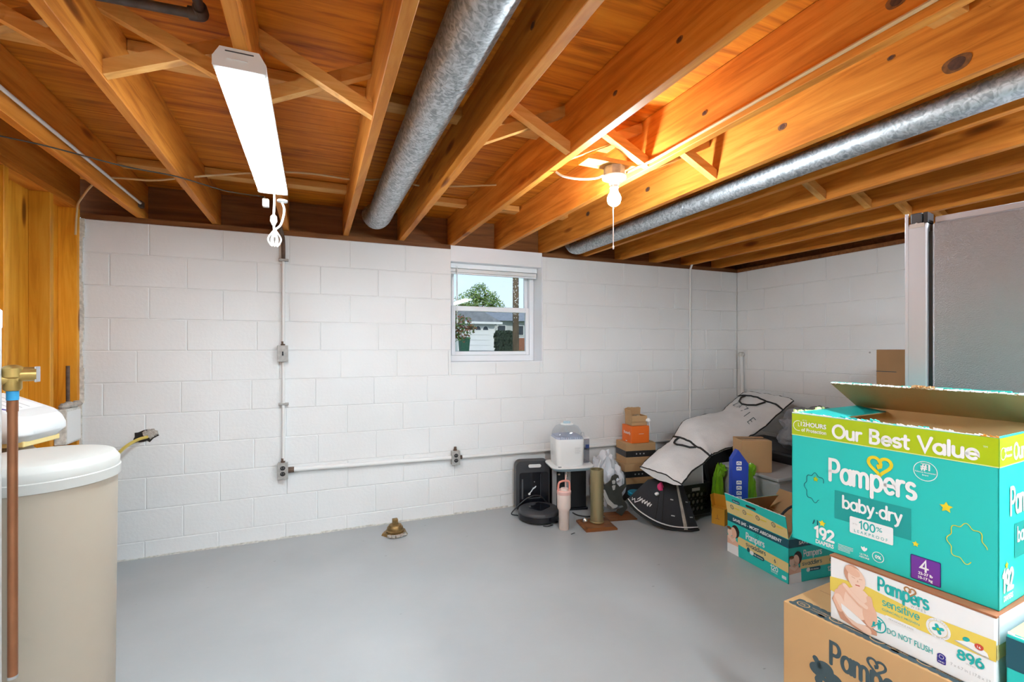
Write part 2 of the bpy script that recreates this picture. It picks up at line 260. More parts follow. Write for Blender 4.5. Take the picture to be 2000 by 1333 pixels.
class Print:
    """flat shapes in (u,v) metres on a surface; fn(u,v,h) gives the point h above that surface"""
    def __init__(s, fn): s.fn = fn; s.parts = {}
    def _p(s, part): return s.parts.setdefault(part, ([], [], []))
    def raw(s, part, mk, vs, fs, h):
        b, idx, keys = s._p(part)
        if not b: b.append(MB())
        idx.append(1); h = h+(len(idx) % 9)*.1
        if mk not in keys: keys.append(mk)
        b[0].add([s.fn(u, v, .0004+h*.00035) for u, v in vs], fs, keys.index(mk))
    def poly(s, part, mk, pts, h=1): s.raw(part, mk, pts, [tuple(range(len(pts)))], h)
    def rect(s, part, mk, u0, v0, u1, v1, h=1, n=1):
        for i in range(n):
            a = u0+(u1-u0)*i/n; b = u0+(u1-u0)*(i+1)/n; s.poly(part, mk, [(a, v0), (b, v0), (b, v1), (a, v1)], h)
    def rr(s, part, mk, u0, v0, u1, v1, r, h=1): s.poly(part, mk, rrect(u1-u0, v1-v0, r, 4, (u0+u1)/2, (v0+v1)/2), h)
    def ell(s, part, mk, u, v, ru, rv=None, h=1, rot=0, n=24):
        rv = rv or ru; a = RAD(rot); s.poly(part, mk, [(u+ru*cos(t)*cos(a)-rv*sin(t)*sin(a), v+ru*cos(t)*sin(a)+rv*sin(t)*cos(a)) for t in [2*pi*i/n for i in range(n)]], h)
    def stroke(s, part, mk, pts, w, h=1):
        """ribbon with mitred joins and round ends, so that nothing overlaps inside one stroke"""
        P = [V3((*pts[0], 0))]
        for q in pts[1:]:
            q = V3((*q, 0))
            if (q-P[-1]).length > w*.04: P.append(q)
        if len(P) == 1: s.ell(part, mk, P[0].x, P[0].y, w/2, h=h, n=12); return
        closed = len(P) > 3 and (P[0]-P[-1]).length < w*.3
        if closed: P.pop()
        n = len(P); L = []; R = []
        for i in range(n):
            a = P[i-1] if (i or closed) else None; c = P[(i+1) % n] if (i < n-1 or closed) else None
            d1 = (P[i]-a).normalized() if a is not None else (c-P[i]).normalized(); d2 = (c-P[i]).normalized() if c is not None else d1
            t = d1+d2; t = t.normalized() if t.length > .2 else d2; nn = V3((-t.y, t.x, 0)); k = min(1/max(V3((-d1.y, d1.x, 0)).dot(nn), .35), 2.0)*w/2
            L.append((P[i]+nn*k)[:2]); R.append((P[i]-nn*k)[:2])
        vs = L+R; fs = [(n+i, n+(i+1) % n, (i+1) % n, i) for i in range(n if closed else n-1)]
        if not closed:
            for e, (p, d) in ((0, (P[0], P[0]-P[1])), (1, (P[-1], P[-1]-P[-2]))):
                d = d.normalized(); nn = V3((-d.y, d.x, 0)); o = len(vs); vs += [(p+(nn*cos(RAD(t))+d*sin(RAD(t)))*w/2)[:2] for t in range(180, -1, -30)]; fs.append(tuple(range(o, o+7)))
        s.raw(part, mk, vs, fs, h)
    def ringl(s, part, mk, u, v, r, w, h=1): s.stroke(part, mk, [(u+r*cos(t), v+r*sin(t)) for t in [2*pi*i/28 for i in range(29)]], w, h)
    def text(s, part, mk, txt, u, v, size, thick=.17, width=None, h=1, rot=0, space=0., slope=0.):
        adv = sum(GL[c][0]+space for c in txt); sx = (width/(adv*size) if width else 1)*size; x = 0; a = RAD(rot)
        for c in txt:
            w_, st = GL[c]
            for q in st:
                pp = [((x+px)*sx, py*size+(x+px)*sx*slope) for px, py in q]; s.stroke(part, mk, [(u+px*cos(a)-py*sin(a), v+px*sin(a)+py*cos(a)) for px, py in pp], thick*size, h)
            x += w_+space
        return adv*sx
    def font(s, part, mk, txt, u, v, size, width=None, bold=.012, h=1, rot=0, center=False):
        vs, fs = font_mesh(txt, bold)
        if not vs: return
        x0 = min(p[0] for p in vs); x1 = max(p[0] for p in vs); sx = width/(x1-x0) if width else size
        off = (x0+x1)/2 if center else x0; a = RAD(rot)
        q = [((p[0]-off)*sx, p[1]*size) for p in vs]; s.raw(part, mk, [(u+x*cos(a)-y*sin(a), v+x*sin(a)+y*cos(a)) for x, y in q], fs, h)
    def heart(s, part, mk, u, v, size, thick=.13, h=1):
        P = []
        for i in range(41):
            t = RAD(-168+336*i/40); x = 16*sin(t)**3/32; y = (13*cos(t)-5*cos(2*t)-2*cos(3*t)-cos(4*t))/32; P.append((x, y))
        P = [(-.02, -.02), (-.07, .12), (.0, .2)][::-1]+[] if False else P
        s.stroke(part, mk, [(u+x*size, v+y*size) for x, y in P], thick*size, h)
        s.stroke(part, mk, [(u+x*size, v+y*size) for x, y in [(0, .20), (.05, .08), (.03, -.06), (-.04, -.1), (-.07, -.02)]], thick*size, h)
    def build(s, parent):
        for part, (b, idx, keys) in s.parts.items(): b[0].build(part.split('#')[0], keys, parent)
def plane_fn(O, U, V):
    O = V3(O); U = V3(U); V = V3(V); N = U.cross(V)
    return lambda u, v, h: tuple(O+U*u+V*v+N*h)

# ------------------------------------------------------------------ room shell
WL, WR, WB, WF, TOP = -1.325, 4.122, 3.686, -2.7, 2.138     # left partition face, right wall, back wall, wall behind the camera, top of the block walls
JB, SUB = 2.174, 2.409                                       # joist bottoms, underside of the subfloor
OPX0, OPX1, OPZ = 1.01, 1.83, 1.225                          # window opening (up to the top of the wall)
CH, BL = .2032, .4064
fl = MB().box((WL-.12, WF-.2, -.1), (WR+.2, WB+.2, 0)).build('floor', 'grey floor paint'); tag(fl, kind='structure')

def wall_blocks(parent, length, spans, offs):
    """blocks with their own edges, standing proud of the joints; local x along the wall, face at local y = 0"""
    cache = {}; r = 0; z1 = TOP
    while z1 > .02:
        z0 = max(z1-CH, 0); x = offs(r)-BL*20
        while x < length:
            a, b = max(x, 0), min(x+BL, length); x += BL
            if b-a < .02: continue
            for (ca, cb) in spans(a, b, z0, z1):
                if cb[0]-ca[0] < .02 or cb[1]-ca[1] < .015: continue
                w = round(cb[0]-ca[0]-.0042, 4); h = round(cb[1]-ca[1]-.004, 4)
                if (w, h) not in cache:
                    e = .003; m = MB(); m.add([(0, .0045, 0), (w, .0045, 0), (w, .0045, h), (0, .0045, h), (e, 0, e), (w-e, 0, e), (w-e, 0, h-e), (e, 0, h-e)],
                        [(4, 5, 6, 7), (0, 1, 5, 4), (1, 2, 6, 5), (2, 3, 7, 6), (3, 0, 4, 7)])
                    o = m.build('block', 'white block paint', parent); cache[(w, h)] = o
                else:
                    o = cache[(w, h)].copy(); C.objects.link(o)
                o.location = (ca[0]+.0021, -random.random()*.0014, ca[1]+.002)
        z1 = z0; r += 1
def back_spans(a, b, z0, z1):
    X0, X1 = OPX0-WL, OPX1-WL
    if z1 <= OPZ+.001 or b <= X0 or a >= X1: return [((a, z0), (b, z1))]
    out = []
    if a < X0: out.append(((a, z0), (X0, z1)))
    if b > X1: out.append(((X1, z0), (b, z1)))
    if z0 < OPZ-.02: out.append(((max(a, X0), z0), (min(b, X1), OPZ)))
    return out
m = MB(); T = .2
m.box((0, .004, 0), (OPX0-WL, T, TOP)); m.box((OPX1-WL, .004, 0), (WR-WL+.2, T, TOP)); m.box((OPX0-WL, .004, 0), (OPX1-WL, T, OPZ))
wb = m.build('wall_back', 'white block paint', loc=(WL, WB, 0)); tag(wb, kind='structure')
ro = {0: 0, 1: .5, 2: 0, 3: .5, 4: -.16, 5: .42, 6: -.05, 7: .46, 8: -.04, 9: .45, 10: -.06}
wall_blocks(wb, WR-WL, back_spans, lambda r: (-.9805-WL)+ro.get(r, 0)*BL)
# smooth painted lining of the window reveal
mk = MB(); mk.box((OPX0-WL-.001, -.001, OPZ-.004), (OPX1-WL+.001, T, OPZ+.004)); mk.build('window_ledge', 'white vinyl', wb)
mk = MB(); mk.box((OPX1-WL-.006, .0, OPZ), (OPX1-WL+.001, T, TOP)); mk.build('window_reveal', 'white vinyl', wb)
m = MB().box((0, .004, 0), (WB-WF, T, TOP)); wr = m.build('wall_right', 'white block paint', loc=(WR, WB, 0), rz=-pi/2); tag(wr, kind='structure')
wall_blocks(wr, 3.2, lambda a, b, z0, z1: [((a, z0), (b, z1))], lambda r: .13 if r % 2 == 0 else .33)
m = MB().box((WL-.12, WF-.2, 0), (WR+.2, WF, SUB)); wf = m.build('wall_front', 'white block paint'); tag(wf, kind='structure')
# ragged base of the back wall where paint meets slab
m = MB(); x = WL
while x < 2.3:
    w = random.uniform(.05, .14); h = random.uniform(.004, .014); m.box((x, WB-random.uniform(.004, .012), 0), (x+w, WB+.01, h)); x += w
m.build('floor_joint_crumbs', 'caulk', wb)['kind'] = 'stuff'
bpy.data.objects['floor_joint_crumbs'].location = (-WL, -WB, 0)
# broken hole in the block wall with the yellow cable
hx, hz = -.997-WL, .78
m = MB(); P = [(.066*random.uniform(.6, 1.25)*cos(2*pi*i/18), .044*random.uniform(.6, 1.25)*sin(2*pi*i/18)) for i in range(18)]
m.prism(P, 0, .002, 0, Matrix.Translation((hx, -.0022, hz)) @ Matrix.Rotation(pi/2, 4, 'X')); m.prism([(-.075, -.045), (-.05, -.012), (-.02, -.004), (.0, -.02), (-.02, -.03), (-.05, -.038)], 0, .0025, 0, Matrix.Translation((hx, -.0022, hz)) @ Matrix.Rotation(pi/2, 4, 'X')); m.build('broken_hole', 'hole dark', wb)
for i in range(15):
    t = random.uniform(0, 2*pi); rr_ = random.uniform(.1, 1); m = MB(); k = random.uniform(.010, .022); q = []
    for zz, s_ in ((-.7, .6), (0, 1), (.7, .55)):
        q.append([(k*s_*cos(2*pi*j/6+i)*random.uniform(.75, 1.2), k*zz, k*s_*sin(2*pi*j/6+i)*random.uniform(.75, 1.2)) for j in range(6)])
    m.loft(q[::-1], smooth=False).build('mortar_chunk', 'mortar chunk', wb, (hx+.018+.04*rr_*cos(t), -.004, hz+.012+.026*rr_*sin(t)))

# left partition: open studs with boards behind
wlft = empty('wall_left', (WL, 0, 0), kind='structure')
m = MB().box((-.045, -.019, .04), (0, .019, 2.19)); 
def stud(y): return MB().box((-.09, -.019, .038), (0, .019, 2.19)).build('stud', 'stud wood', wlft, (0, y, 0), bevel=.002, seg=1)
st0 = stud(3.66)
ys = [3.345-.412*i for i in range(15)]
for y in ys: o = st0.copy(); C.objects.link(o); o.location = (0, y, 0)
MB().box((-.09, WF, 0), (0, WB-.006, .038)).build('bottom_plate', 'stud wood', wlft)
MB().box((-.09, WF, 2.19), (0, WB-.006, 2.228)).build('top_plate', 'joist wood', wlft); MB().box((-.09, WF, 2.229), (0, WB-.006, 2.405)).build('header_board', 'joist wood', wlft)
y = WB-.006; i = 0
while y > WF:
    w = .29 if i else .30; MB().box((-.109, max(y-w+.002, WF), .005), (-.0905, y, 2.405)).build('sheathing_board', 'stud wood', wlft); y -= w; i += 1
m = MB(); z = .0; 
while z < 2.13:
    h = random.uniform(.05, .16); m.box((-.003, WB-.012-random.uniform(0, .006), z), (.004+random.uniform(.004, .02), WB-.0005, min(z+h, 2.137))); z += h
m.build('caulk_bead', 'caulk', wlft, (0, 0, 0))

# ceiling: plywood subfloor, joists, bridging, blocking, plates
ce = empty('ceiling', (0, 0, SUB), kind='structure')
def cpart(name, a, b, mk, bevel=0): # world-space box as a ceiling part whose origin is the box centre
    c = [(p+q)/2 for p, q in zip(a, b)]; h = [abs(q-p)/2 for p, q in zip(a, b)]
    return MB().box([-v for v in h], h).build(name, mk, ce, (c[0], c[1], c[2]-SUB), bevel=bevel, seg=1)
ybands = [WB+.2, 3.29, 2.05, .83, -.39, -1.61, WF-.2]
for i in range(len(ybands)-1):
    xs = [WL-.12, .80, 3.24, WR+.2] if i % 2 else [WL-.12, -.19, 2.26, WR+.2]
    for a, b in zip(xs, xs[1:]): cpart('plywood_panel', (a+.001, ybands[i+1]+.0015, SUB), (b-.001, ybands[i]-.0015, SUB+.018), 'plywood')
JX = [-1.03, -.616, -.19, .212, .62, 1.025, 1.437, 1.853, 2.26, 2.665, 3.07, 3.475, 3.88]
for x in JX: cpart('joist', (x-.019, WF, JB), (x+.019, WB+.10, SUB-.001), 'joist wood', .002)
cpart('rim_board', (WL-.09, WB+.105, JB), (WR+.10, WB+.145, SUB-.001), 'dark timber')
cpart('sill_plate', (WL+.001, WB+.004, TOP+.001), (OPX0-.002, WB+.15, JB-.001), 'dark timber'); cpart('sill_plate', (OPX1+.002, WB+.004, TOP+.001), (WR+.15, WB+.15, JB-.001), 'dark timber')
cpart('rim_board', (WR+.08, WF, JB), (WR+.12, WB+.10, SUB-.001), 'dark timber'); cpart('sill_plate', (WR+.004, WF, TOP+.001), (WR+.15, WB-.0, JB-.001), 'dark timber')
cpart('window_header', (OPX0, WB+.012, 2.045), (OPX1, WB+.198, JB-.002), 'white vinyl')
for i in range(len(JX)-1):
    xa, xb = JX[i]+.0192, JX[i+1]-.0192; gap = xb-xa
    for yb in (3.29, 2.05, .83, -.39, -1.61):      # flat blocking under the plywood edges
        if i == 3 and yb > 3: continue
        cpart('blocking', (xa, yb-.045, SUB-.042), (xb, yb+.045, SUB-.002), 'brace wood', .002)
    if i in (3, 7): continue                        # ducts run here
    for yb in (1.80, -1.2):
        for k, (za, zb, dy) in enumerate(((SUB-.03, JB+.028, -.022), (JB+.028, SUB-.03, .024))):
            L = math.hypot(gap, zb-za); A = math.atan2(zb-za, gap)
            mb = MB(); c_, s_ = cos(A), sin(A); hw = .021; e0 = hw/abs(c_)
            # ends cut plumb against the joists
            pts = [(-gap/2, -gap/2*s_/c_-e0), (gap/2, gap/2*s_/c_-e0), (gap/2, gap/2*s_/c_+e0), (-gap/2, -gap/2*s_/c_+e0)]
            mb.prism([(p[0], p[1]) for p in pts], -.018, .018, 0, Matrix.Rotation(pi/2, 4, 'X'))
            mb.build('cross_brace', 'brace wood', ce, ((xa+xb)/2, yb+dy, (za+zb)/2-SUB), bevel=.0015, seg=1)

# the large knots that show on the joist faces towards the bulb
for x, y, z, r in ((1.8336, .816, 2.225, .030), (1.8336, 1.406, 2.284, .017), (1.8336, 2.285, 2.291, .017), (1.8336, 2.954, 2.320, .020), (1.8336, .996, 2.345, .010), (1.4176, .756, 2.262, .022), (1.4176, 1.422, 2.270, .011), (1.0056, 1.107, 2.266, .011), (1.0056, 1.435, 2.269, .011), (.6006, 1.276, 2.308, .013)):
    k = MB().prism([(r*(1.25+.08*sin(3*t))*cos(t), r*(.9+.08*cos(2*t))*sin(t)) for t in [2*pi*i/22 for i in range(22)]], 0, .0008, 0, Matrix.Rotation(-pi/2, 4, 'Z') @ Matrix.Rotation(pi/2, 4, 'X')); k.build('knot', 'knot ring', ce, (x, y, z-SUB))
    MB().prism([(r*.62*(1.2+.1*sin(3*t))*cos(t), r*.62*sin(t)) for t in [2*pi*i/16 for i in range(16)]], .0008, .0013, 0, Matrix.Rotation(-pi/2, 4, 'Z') @ Matrix.Rotation(pi/2, 4, 'X')).build('knot', 'knot heart', ce, (x, y, z-SUB))

# ------------------------------------------------------------------ window
wi = empty('window_1', (OPX0, WB+.165, OPZ), kind='structure')      # local x 0..0.82, z 0..0.913, y into the wall
w_, h_ = OPX1-OPX0, .82
def frame(mb, x0, x1, z0, z1, t, y0, y1, tb=None, tt=None):
    tb = tb or t; tt = tt or t
    mb.box((x0, y0, z0), (x0+t, y1, z1)); mb.box((x1-t, y0, z0), (x1, y1, z1)); mb.box((x0+t, y0, z0), (x1-t, y1, z0+tb)); mb.box((x0+t, y0, z1-tt), (x1-t, y1, z1)); return mb
frame(MB(), .004, w_-.008, .005, h_, .042, 0, .075, .05, .03).build('window_frame', 'white vinyl', wi, bevel=.002, seg=1)
up = frame(MB(), .052, w_-.052, .44, h_-.032, .030, .040, .066, .03, .02).build('upper_sash', 'white vinyl', wi, bevel=.002, seg=1)
MB().box((.08, .051, .468), (w_-.08, .055, h_-.05)).build('pane', 'window glass', up)
lo = frame(MB(), .052, w_-.052, .057, .475, .032, .006, .034, .032, .042).build('lower_sash', 'white vinyl', wi, bevel=.002, seg=1)
MB().box((.082, .018, .088), (w_-.082, .022, .435)).build('pane', 'window glass with screen', lo)
MB().box((.38, -.003, .466), (.42, .006, .474)).build('sash_lock', 'white vinyl', lo, bevel=.002)
bl = empty('window_blind', (OPX0, WB+.10, 2.04), label='white mini blind drawn fully up at the top of the basement window', cat='blind')
MB().box((.006, -.012, -.036), (w_-.012, .018, .004)).build('head_rail', 'white vinyl', bl, bevel=.003)
for i in range(9): MB().box((.012, -.010, -.040-.0032*(i+1)), (w_-.018, .014, -.0385-.0032*i-.0015)).build('slat', 'white plastic', bl)
MB().box((.012, -.009, -.083), (w_-.018, .013, -.071)).build('bottom_rail', 'white vinyl', bl, bevel=.002)
MB().tube([(.075, -.016, -.02), (.076, -.017, -.40)], .0035).build('tilt_wand', 'white plastic', bl)
MB().tube([(.062, -.017, -.02), (.066, -.02, -.12), (.074, -.019, -.40), (.075, -.019, -.46)], .0018).build('lift_cord', 'white cable', bl); MB().lathe([(.002, 0), (.007, -.006), (.008, -.03), (.004, -.036)], 10, c=(.075, -.019, -.455)).build('cord_tassel', 'white plastic', bl)
MB().box((-.02, -.075, .095), (.012, -.03, .12)).build('bracket', 'dark timber', bl)

# ------------------------------------------------------------------ outside the window
GZ = 1.03
tag(MB().add([(-60, WB+.21, 1.12), (90, WB+.21, 1.12), (110, 22, GZ), (-70, 22, GZ), (160, 130, GZ), (-100, 130, GZ)], [(0, 1, 2, 3), (3, 2, 4, 5)]).build('lawn', 'grass'), kind='structure')
MB().box((10.5, 30, GZ+.003), (17.2, 45, GZ+.02)).build('driveway', 'asphalt')['kind'] = 'structure'
MB().box((-60, 22.5, GZ+.003), (110, 29.5, GZ+.03)).build('street', 'asphalt')['kind'] = 'structure'
def far_window(parent, x, z, w, h, arch=False):
    m = MB().box((x-w/2-.08, -.06, z-.08), (x+w/2+.08, 0, z+h+.08)).build('window', 'siding white', parent)
    if arch: MB().prism([(-w/2, 0), (w/2, 0)]+arc(0, 0, w/2, h, 0, 180, 10)[1:-1], 0, .02, 0, Matrix.Translation((x, -.062, z)) @ Matrix.Rotation(pi/2, 4, 'X')).build('pane', 'far glass', m)
    else: MB().box((x-w/2, -.075, z), (x+w/2, -.061, z+h)).build('pane', 'far glass', m)
ga = empty('garage', (13.0, 45, GZ), label='white garage with arched door lights seen through the window', cat='garage')
MB().box((0, 0, 0), (3.9, 6, 2.75)).build('wall', 'siding white', ga)
gd = MB(); [gd.box((.9, -.05, .05+.52*i), (3.35, 0, .55+.52*i)) for i in range(4)]; gdo = gd.build('garage_door', 'siding white', ga, bevel=.01, seg=1)
for x in (1.30, 2.10, 2.90): far_window(ga, x, 2.12, .55, .36, True)
MB().prism([(-.6, 2.75), (4.5, 2.75), (4.5, 2.9), (2.4, 4.0), (-.6, 4.0)], -6.3, .5, 0, Matrix.Rotation(pi/2, 4, 'X')).build('roof', 'roof shingle', ga)
MB().box((-.6, -.55, 2.70), (4.55, -.45, 2.92)).build('gutter', 'siding white', ga); MB().prism([(-.6, 2.92), (2.0, 2.92), (.6, 3.5), (-.6, 3.5)], 0.35, .47, 0, Matrix.Rotation(pi/2, 4, 'X')).build('gable', 'siding white', ga)
MB().tube([(4.4, -.5, 2.75), (3.85, -.1, 2.3), (3.85, -.1, .1)], .06).build('downpipe', 'siding white', ga)
ho = empty('house', (17.6, 48, GZ), label='grey house with brick base behind the utility pole', cat='house')
MB().box((0, 0, 1.4), (12, 8, 3.3)).build('wall', 'siding grey', ho); MB().box((0, -.06, 0), (12, 8, 1.4)).build('brick_base', 'brick red', ho)
MB().add([(-.6, -.6, 3.25), (12.6, -.6, 3.25), (12.6, 4, 4.5), (-.6, 4, 4.5), (12.6, 8.6, 3.25), (-.6, 8.6, 3.25)], [(0, 1, 2, 3), (3, 2, 4, 5), (0, 3, 5), (1, 4, 2), (0, 5, 4, 1)]).build('roof', 'roof shingle', ho)
for x in (1.2, 3.35): far_window(ho, x, 1.75, .9, 1.0)
hd = MB()
for i in range(900):
    x, y, z = random.uniform(0, 1.6), random.uniform(-.6, .6), random.uniform(.02, 1.75); t = random.uniform(0, pi); k = .12
    hd.add([(x-k*cos(t), y-k*sin(t), z-k), (x+k*cos(t), y+k*sin(t), z-k*.4), (x+k*.5, y, z+k), (x-k*.7, y+.05, z+k*.6)], [(0, 1, 2, 3)])
he = empty('hedge', (14.45, 38, GZ), label='dark clipped hedge between the garage and the pole', cat='hedge'); MB().box((.06, -.5, 0), (1.55, .5, 1.65)).build('hedge_core', 'hedge green', he); hd.build('foliage', 'hedge green', he)['kind'] = 'stuff'
po = empty('utility_pole', (8.55, 20, GZ), label='brown wooden utility pole across the lawn outside the window', cat='pole')
MB().lathe([(.15, -.1), (.125, 8)], 14).build('shaft', 'pole wood', po); mp_ = MB()
for i in range(60):
    t = random.uniform(pi, 2*pi); z = random.uniform(1.5, 3.8); mp_.box((-.012, -.012, -.015), (.012, .012, .015), 0, Matrix.Translation((.14*cos(t), .14*sin(t), z)))
mp_.build('staples', 'white print', po)['kind'] = 'stuff'
bi = empty('wheeled_bin', (8.5, 28, GZ+.03), label='green wheeled bin at the roadside', cat='bin'); MB().loft([ring(rrect(.5, .55, .06), 0), ring(rrect(.62, .68, .08), .85)]).build('body', 'bin green', bi); MB().loft([ring(rrect(.66, .74, .08), .85), ring(rrect(.6, .66, .08), .95)]).build('lid', 'bin green', bi)
def tree(name, label, loc, trunk_h, blobs, mk, n, leaf, cat='tree'):
    t = empty(name, loc, label=label, cat=cat); m = MB(); m.tube([(0, 0, -.2), (.05, 0, trunk_h*.5), (0, .05, trunk_h)], [.045*trunk_h, .035*trunk_h, .02*trunk_h])
    for (bx, by, bz, br) in blobs: m.tube([(0, 0, trunk_h*.55), (bx*.5, by*.5, (trunk_h*.8+bz)/2), (bx, by, bz)], [.02*trunk_h, .014*trunk_h, .005*trunk_h], 5)
    m.build('trunk', 'bark', t); f = MB(); tot = sum(b[3]**2 for b in blobs)
    for (bx, by, bz, br) in blobs:
        for i in range(int(n*br*br/tot)):
            u = V3((random.gauss(0, 1), random.gauss(0, 1), random.gauss(0, 1))).normalized()*br*random.uniform(.45, 1.05); p = V3((bx, by, bz))+u
            a = V3((random.gauss(0, 1), random.gauss(0, 1), random.gauss(0, 1))).normalized()*leaf; b = a.orthogonal().normalized()*leaf*.6
            f.add([p-a, p-b*.7, p+a, p+b*.7], [(0, 1, 2, 3)], random.randint(0, 1))
    f.build('foliage', mk, t)['kind'] = 'stuff'; return t
tree('shade_tree', 'broad green tree rising behind the white garage', (19.6, 62, GZ), 5.5, [(-1.5, 0, 5.6, 1.7), (0, .3, 6.7, 1.6), (1.5, 0, 7.9, 1.4), (3.1, .2, 7.1, 1.25), (4.0, 0, 5.9, 1.2), (2.0, 0, 5.7, 1.8), (-2.8, 0, 4.9, 1.4), (.2, 0, 4.8, 1.4)], ['leaf green', 'leaf pale'], 4200, .22)
tree('small_tree', 'small distant green tree just left of the utility pole', (26.0, 62, GZ), 3.8, [(0, 0, 4.6, 1.0), (.9, 0, 4.2, .9), (-.8, 0, 4.1, .8)], ['leaf green', 'leaf pale'], 900, .2)
tree('red_maple', 'small maple with reddish leaves near the window', (3.25, 12, GZ+.05), 1.0, [(.1, 0, .95, .30), (.45, .1, .9, .22), (.35, 0, .62, .22), (.1, .1, .6, .22), (.62, 0, .78, .12)], ['leaf red', 'leaf green'], 700, .05)

# ------------------------------------------------------------------ ceiling services
def shop_light(loc, label, lens='shop lens'):
    r = empty('shop_light', loc, label=label, cat='ceiling light')     # origin at the middle of its top; length along y
    L, w, h = 1.15, .132, .06; prof = [(-w/2+.018, 0), (w/2-.018, 0), (w/2, -.03), (w/2, -h+.004), (-w/2, -h+.004), (-w/2, -.03)]
    Mx = Matrix.Rotation(pi/2, 4, 'X')
    for y0, y1 in ((-L/2, -L/2+.022), (L/2-.022, L/2)): 
        e = MB().prism(prof, -y1, -y0, 0, Mx).build('end_cap', 'lamp white', r, bevel=.003)
        if y0 < 0:
            MB().box((-.035, -L/2-.0012, -.012), (.035, -L/2, -.009)).build('slot', 'charcoal plastic', e); MB().box((-.03, -L/2-.004, -.032), (.02, -L/2, -.03)).build('clip', 'lamp white', e)
    MB().prism([(-w/2+.020, -.001), (w/2-.020, -.001), (w/2-.0005, -.03), (w/2-.0005, -.0465), (-w/2+.0005, -.0465), (-w/2+.0005, -.03)], -L/2+.022, L/2-.022, 0, Mx).build('housing', 'lamp white', r)
    MB().prism([(-w/2+.002, -.047), (w/2-.002, -.047), (w/2-.002, -.052), (w/2-.012, -h), (-w/2+.012, -h), (-w/2+.002, -.052)], -L/2+.0225, L/2-.0225, 0, Mx).build('lens', lens, r)
    return r
sl = shop_light((JX[2]-.003, 2.075, JB-.001), 'lit white strip shop light under the joist left of the large duct')
# its cord, knotted in a loop, with plug and socket at the far end
m = MB(); dz = Matrix.Translation((.003, .605, -.023))
m.tube(curve([(.0, -.03, -.02), (.0, .0, -.06), (-.004, .01, -.15), (.0, .012, -.24)]), .0055, M=dz); m.tube(curve([(.035, .012, -.06), (.045, .012, -.10), (.03, .012, -.17), (.004, .014, -.20)]), .0055, M=dz)
for sx in (-1, 0, 1): m.tube(curve([(0, .014, -.20), (.022*sx-.008, .014, -.25), (.012*sx, .018+.004*sx, -.285), (.022*sx+.008, .014, -.25), (.002, .012, -.20)]), .004, M=dz)
m.lathe([(.006, 0), (.015, -.01), (.017, -.035), (.008, -.055)], 12, c=(-.004, .012, -.125), M=dz)
pc = m.build('power_cord', 'white cable', sl); MB().box((-.055, 0, -.09), (-.025, .03, -.05), 0, dz).build('plug', 'white plastic', pc, bevel=.004); MB().lathe([(.012, .012), (.026, .008), (.026, 0), (.010, -.004)], 14, c=(.036, .014, -.055), M=dz).build('socket', 'white plastic', pc)
# two added fill lights out of view, same body with stronger lenses
fill_sl2 = shop_light((JX[8], .08, JB-.001), 'added strip fill light out of view behind the camera on the right', 'fill lens')
fill_sl3 = shop_light((JX[4], -1.0, JB-.001), 'added strip fill light out of view behind the camera nearer the stud wall', 'fill lens')

kl = empty('bulb_holder', (1.305, 1.87, 2.152), label='white porcelain bulb holder with pull cord on a ceiling box', cat='light fixture')
MB().lathe([(.050, .045), (.050, .003)], 8).build('junction_box', 'worn box metal', kl)
MB().lathe([(.055, .003), (.058, 0), (.055, -.008), (.03, -.014), (.024, -.016), (.024, -.028), (.021, -.029)], 24).build('porcelain_base', 'lamp white', kl)
MB().lathe([(.0225, -.030), (.0225, -.036), (.019, -.038), (.019, -.05), (.021, -.052)], 18).build('socket_ring', 'lamp white', kl)
bu = MB().lathe([(.019, -.052), (.020, -.075)], 18).build('bulb', 'lamp white', kl); MB().lathe([(.0201, -.0755), (.027, -.085), (.0315, -.10), (.0315, -.11), (.027, -.125), (.014, -.136), (.003, -.138)], 20).build('bulb_globe', 'bulb glow', bu)
MB().tube([(-.014, -.012, -.03), (-.0145, -.014, -.33)], .0022, 6).build('pull_cord', 'white cable', kl); MB().lathe([(.002, 0), (.004, -.004), (.004, -.014), (.002, -.018)], 8, c=(-.0145, -.014, -.328)).build('cord_end', 'white plastic', kl)
wbk = MB().box((-.17, -.045, 0), (.105, .045, .02)).build('mounting_board', 'brace wood', kl, (0, 0, .046), bevel=.002)

def duct(name, label, r, path, joints, elbow=None):
    d = empty(name, path[0], label=label, cat='duct'); o = V3(path[0]); cuts = [0]+joints+[1]; A, B = V3(path[0]), V3(path[1])
    for i, (a, b) in enumerate(zip(cuts, cuts[1:])):
        p, q = A.lerp(B, a)-o, A.lerp(B, b)-o; k = r*(1-.012*(i % 2)); MB().tube([p, q], k, 40).build('pipe_section', 'galvanised steel', d)
        if i: dd = (B-A).normalized(); MB().tube([p-dd*.006, p-dd*.003, p+dd*.003, p+dd*.006], [r*1.0, r*1.025, r*1.025, r*1.0], 40).build('joint_bead', 'galvanised steel', d)
    ml = MB().box((r*.72, 0, r*.66), (r*.78, (B-A).length*.98, r*.72), 0, Matrix.Rotation(.0, 4, 'Y')); ml.build('seam', 'galvanised steel', d)
    if elbow:
        P = curve(elbow, 6); MB().tube([V3(p)-o for p in P], r*1.01, 36).build('elbow', 'galvanised steel', d); q = V3(elbow[0])-o; MB().tube([q-V3((0, .012, 0)), q-V3((0, .006, 0)), q+V3((0, .006, 0))], [r, r*1.03, r*1.0], 36).build('joint_bead', 'galvanised steel', d)
    for yy in (0.6, 2.6):
        MB().tube([(r*1.015*cos(t), yy, r*1.015*sin(t)) for t in [pi+pi*i/16 for i in range(17)]]+[(r*1.015, yy, .10)], .002, 5).build('hanger_strap', 'steel', d) if False else None
    return d
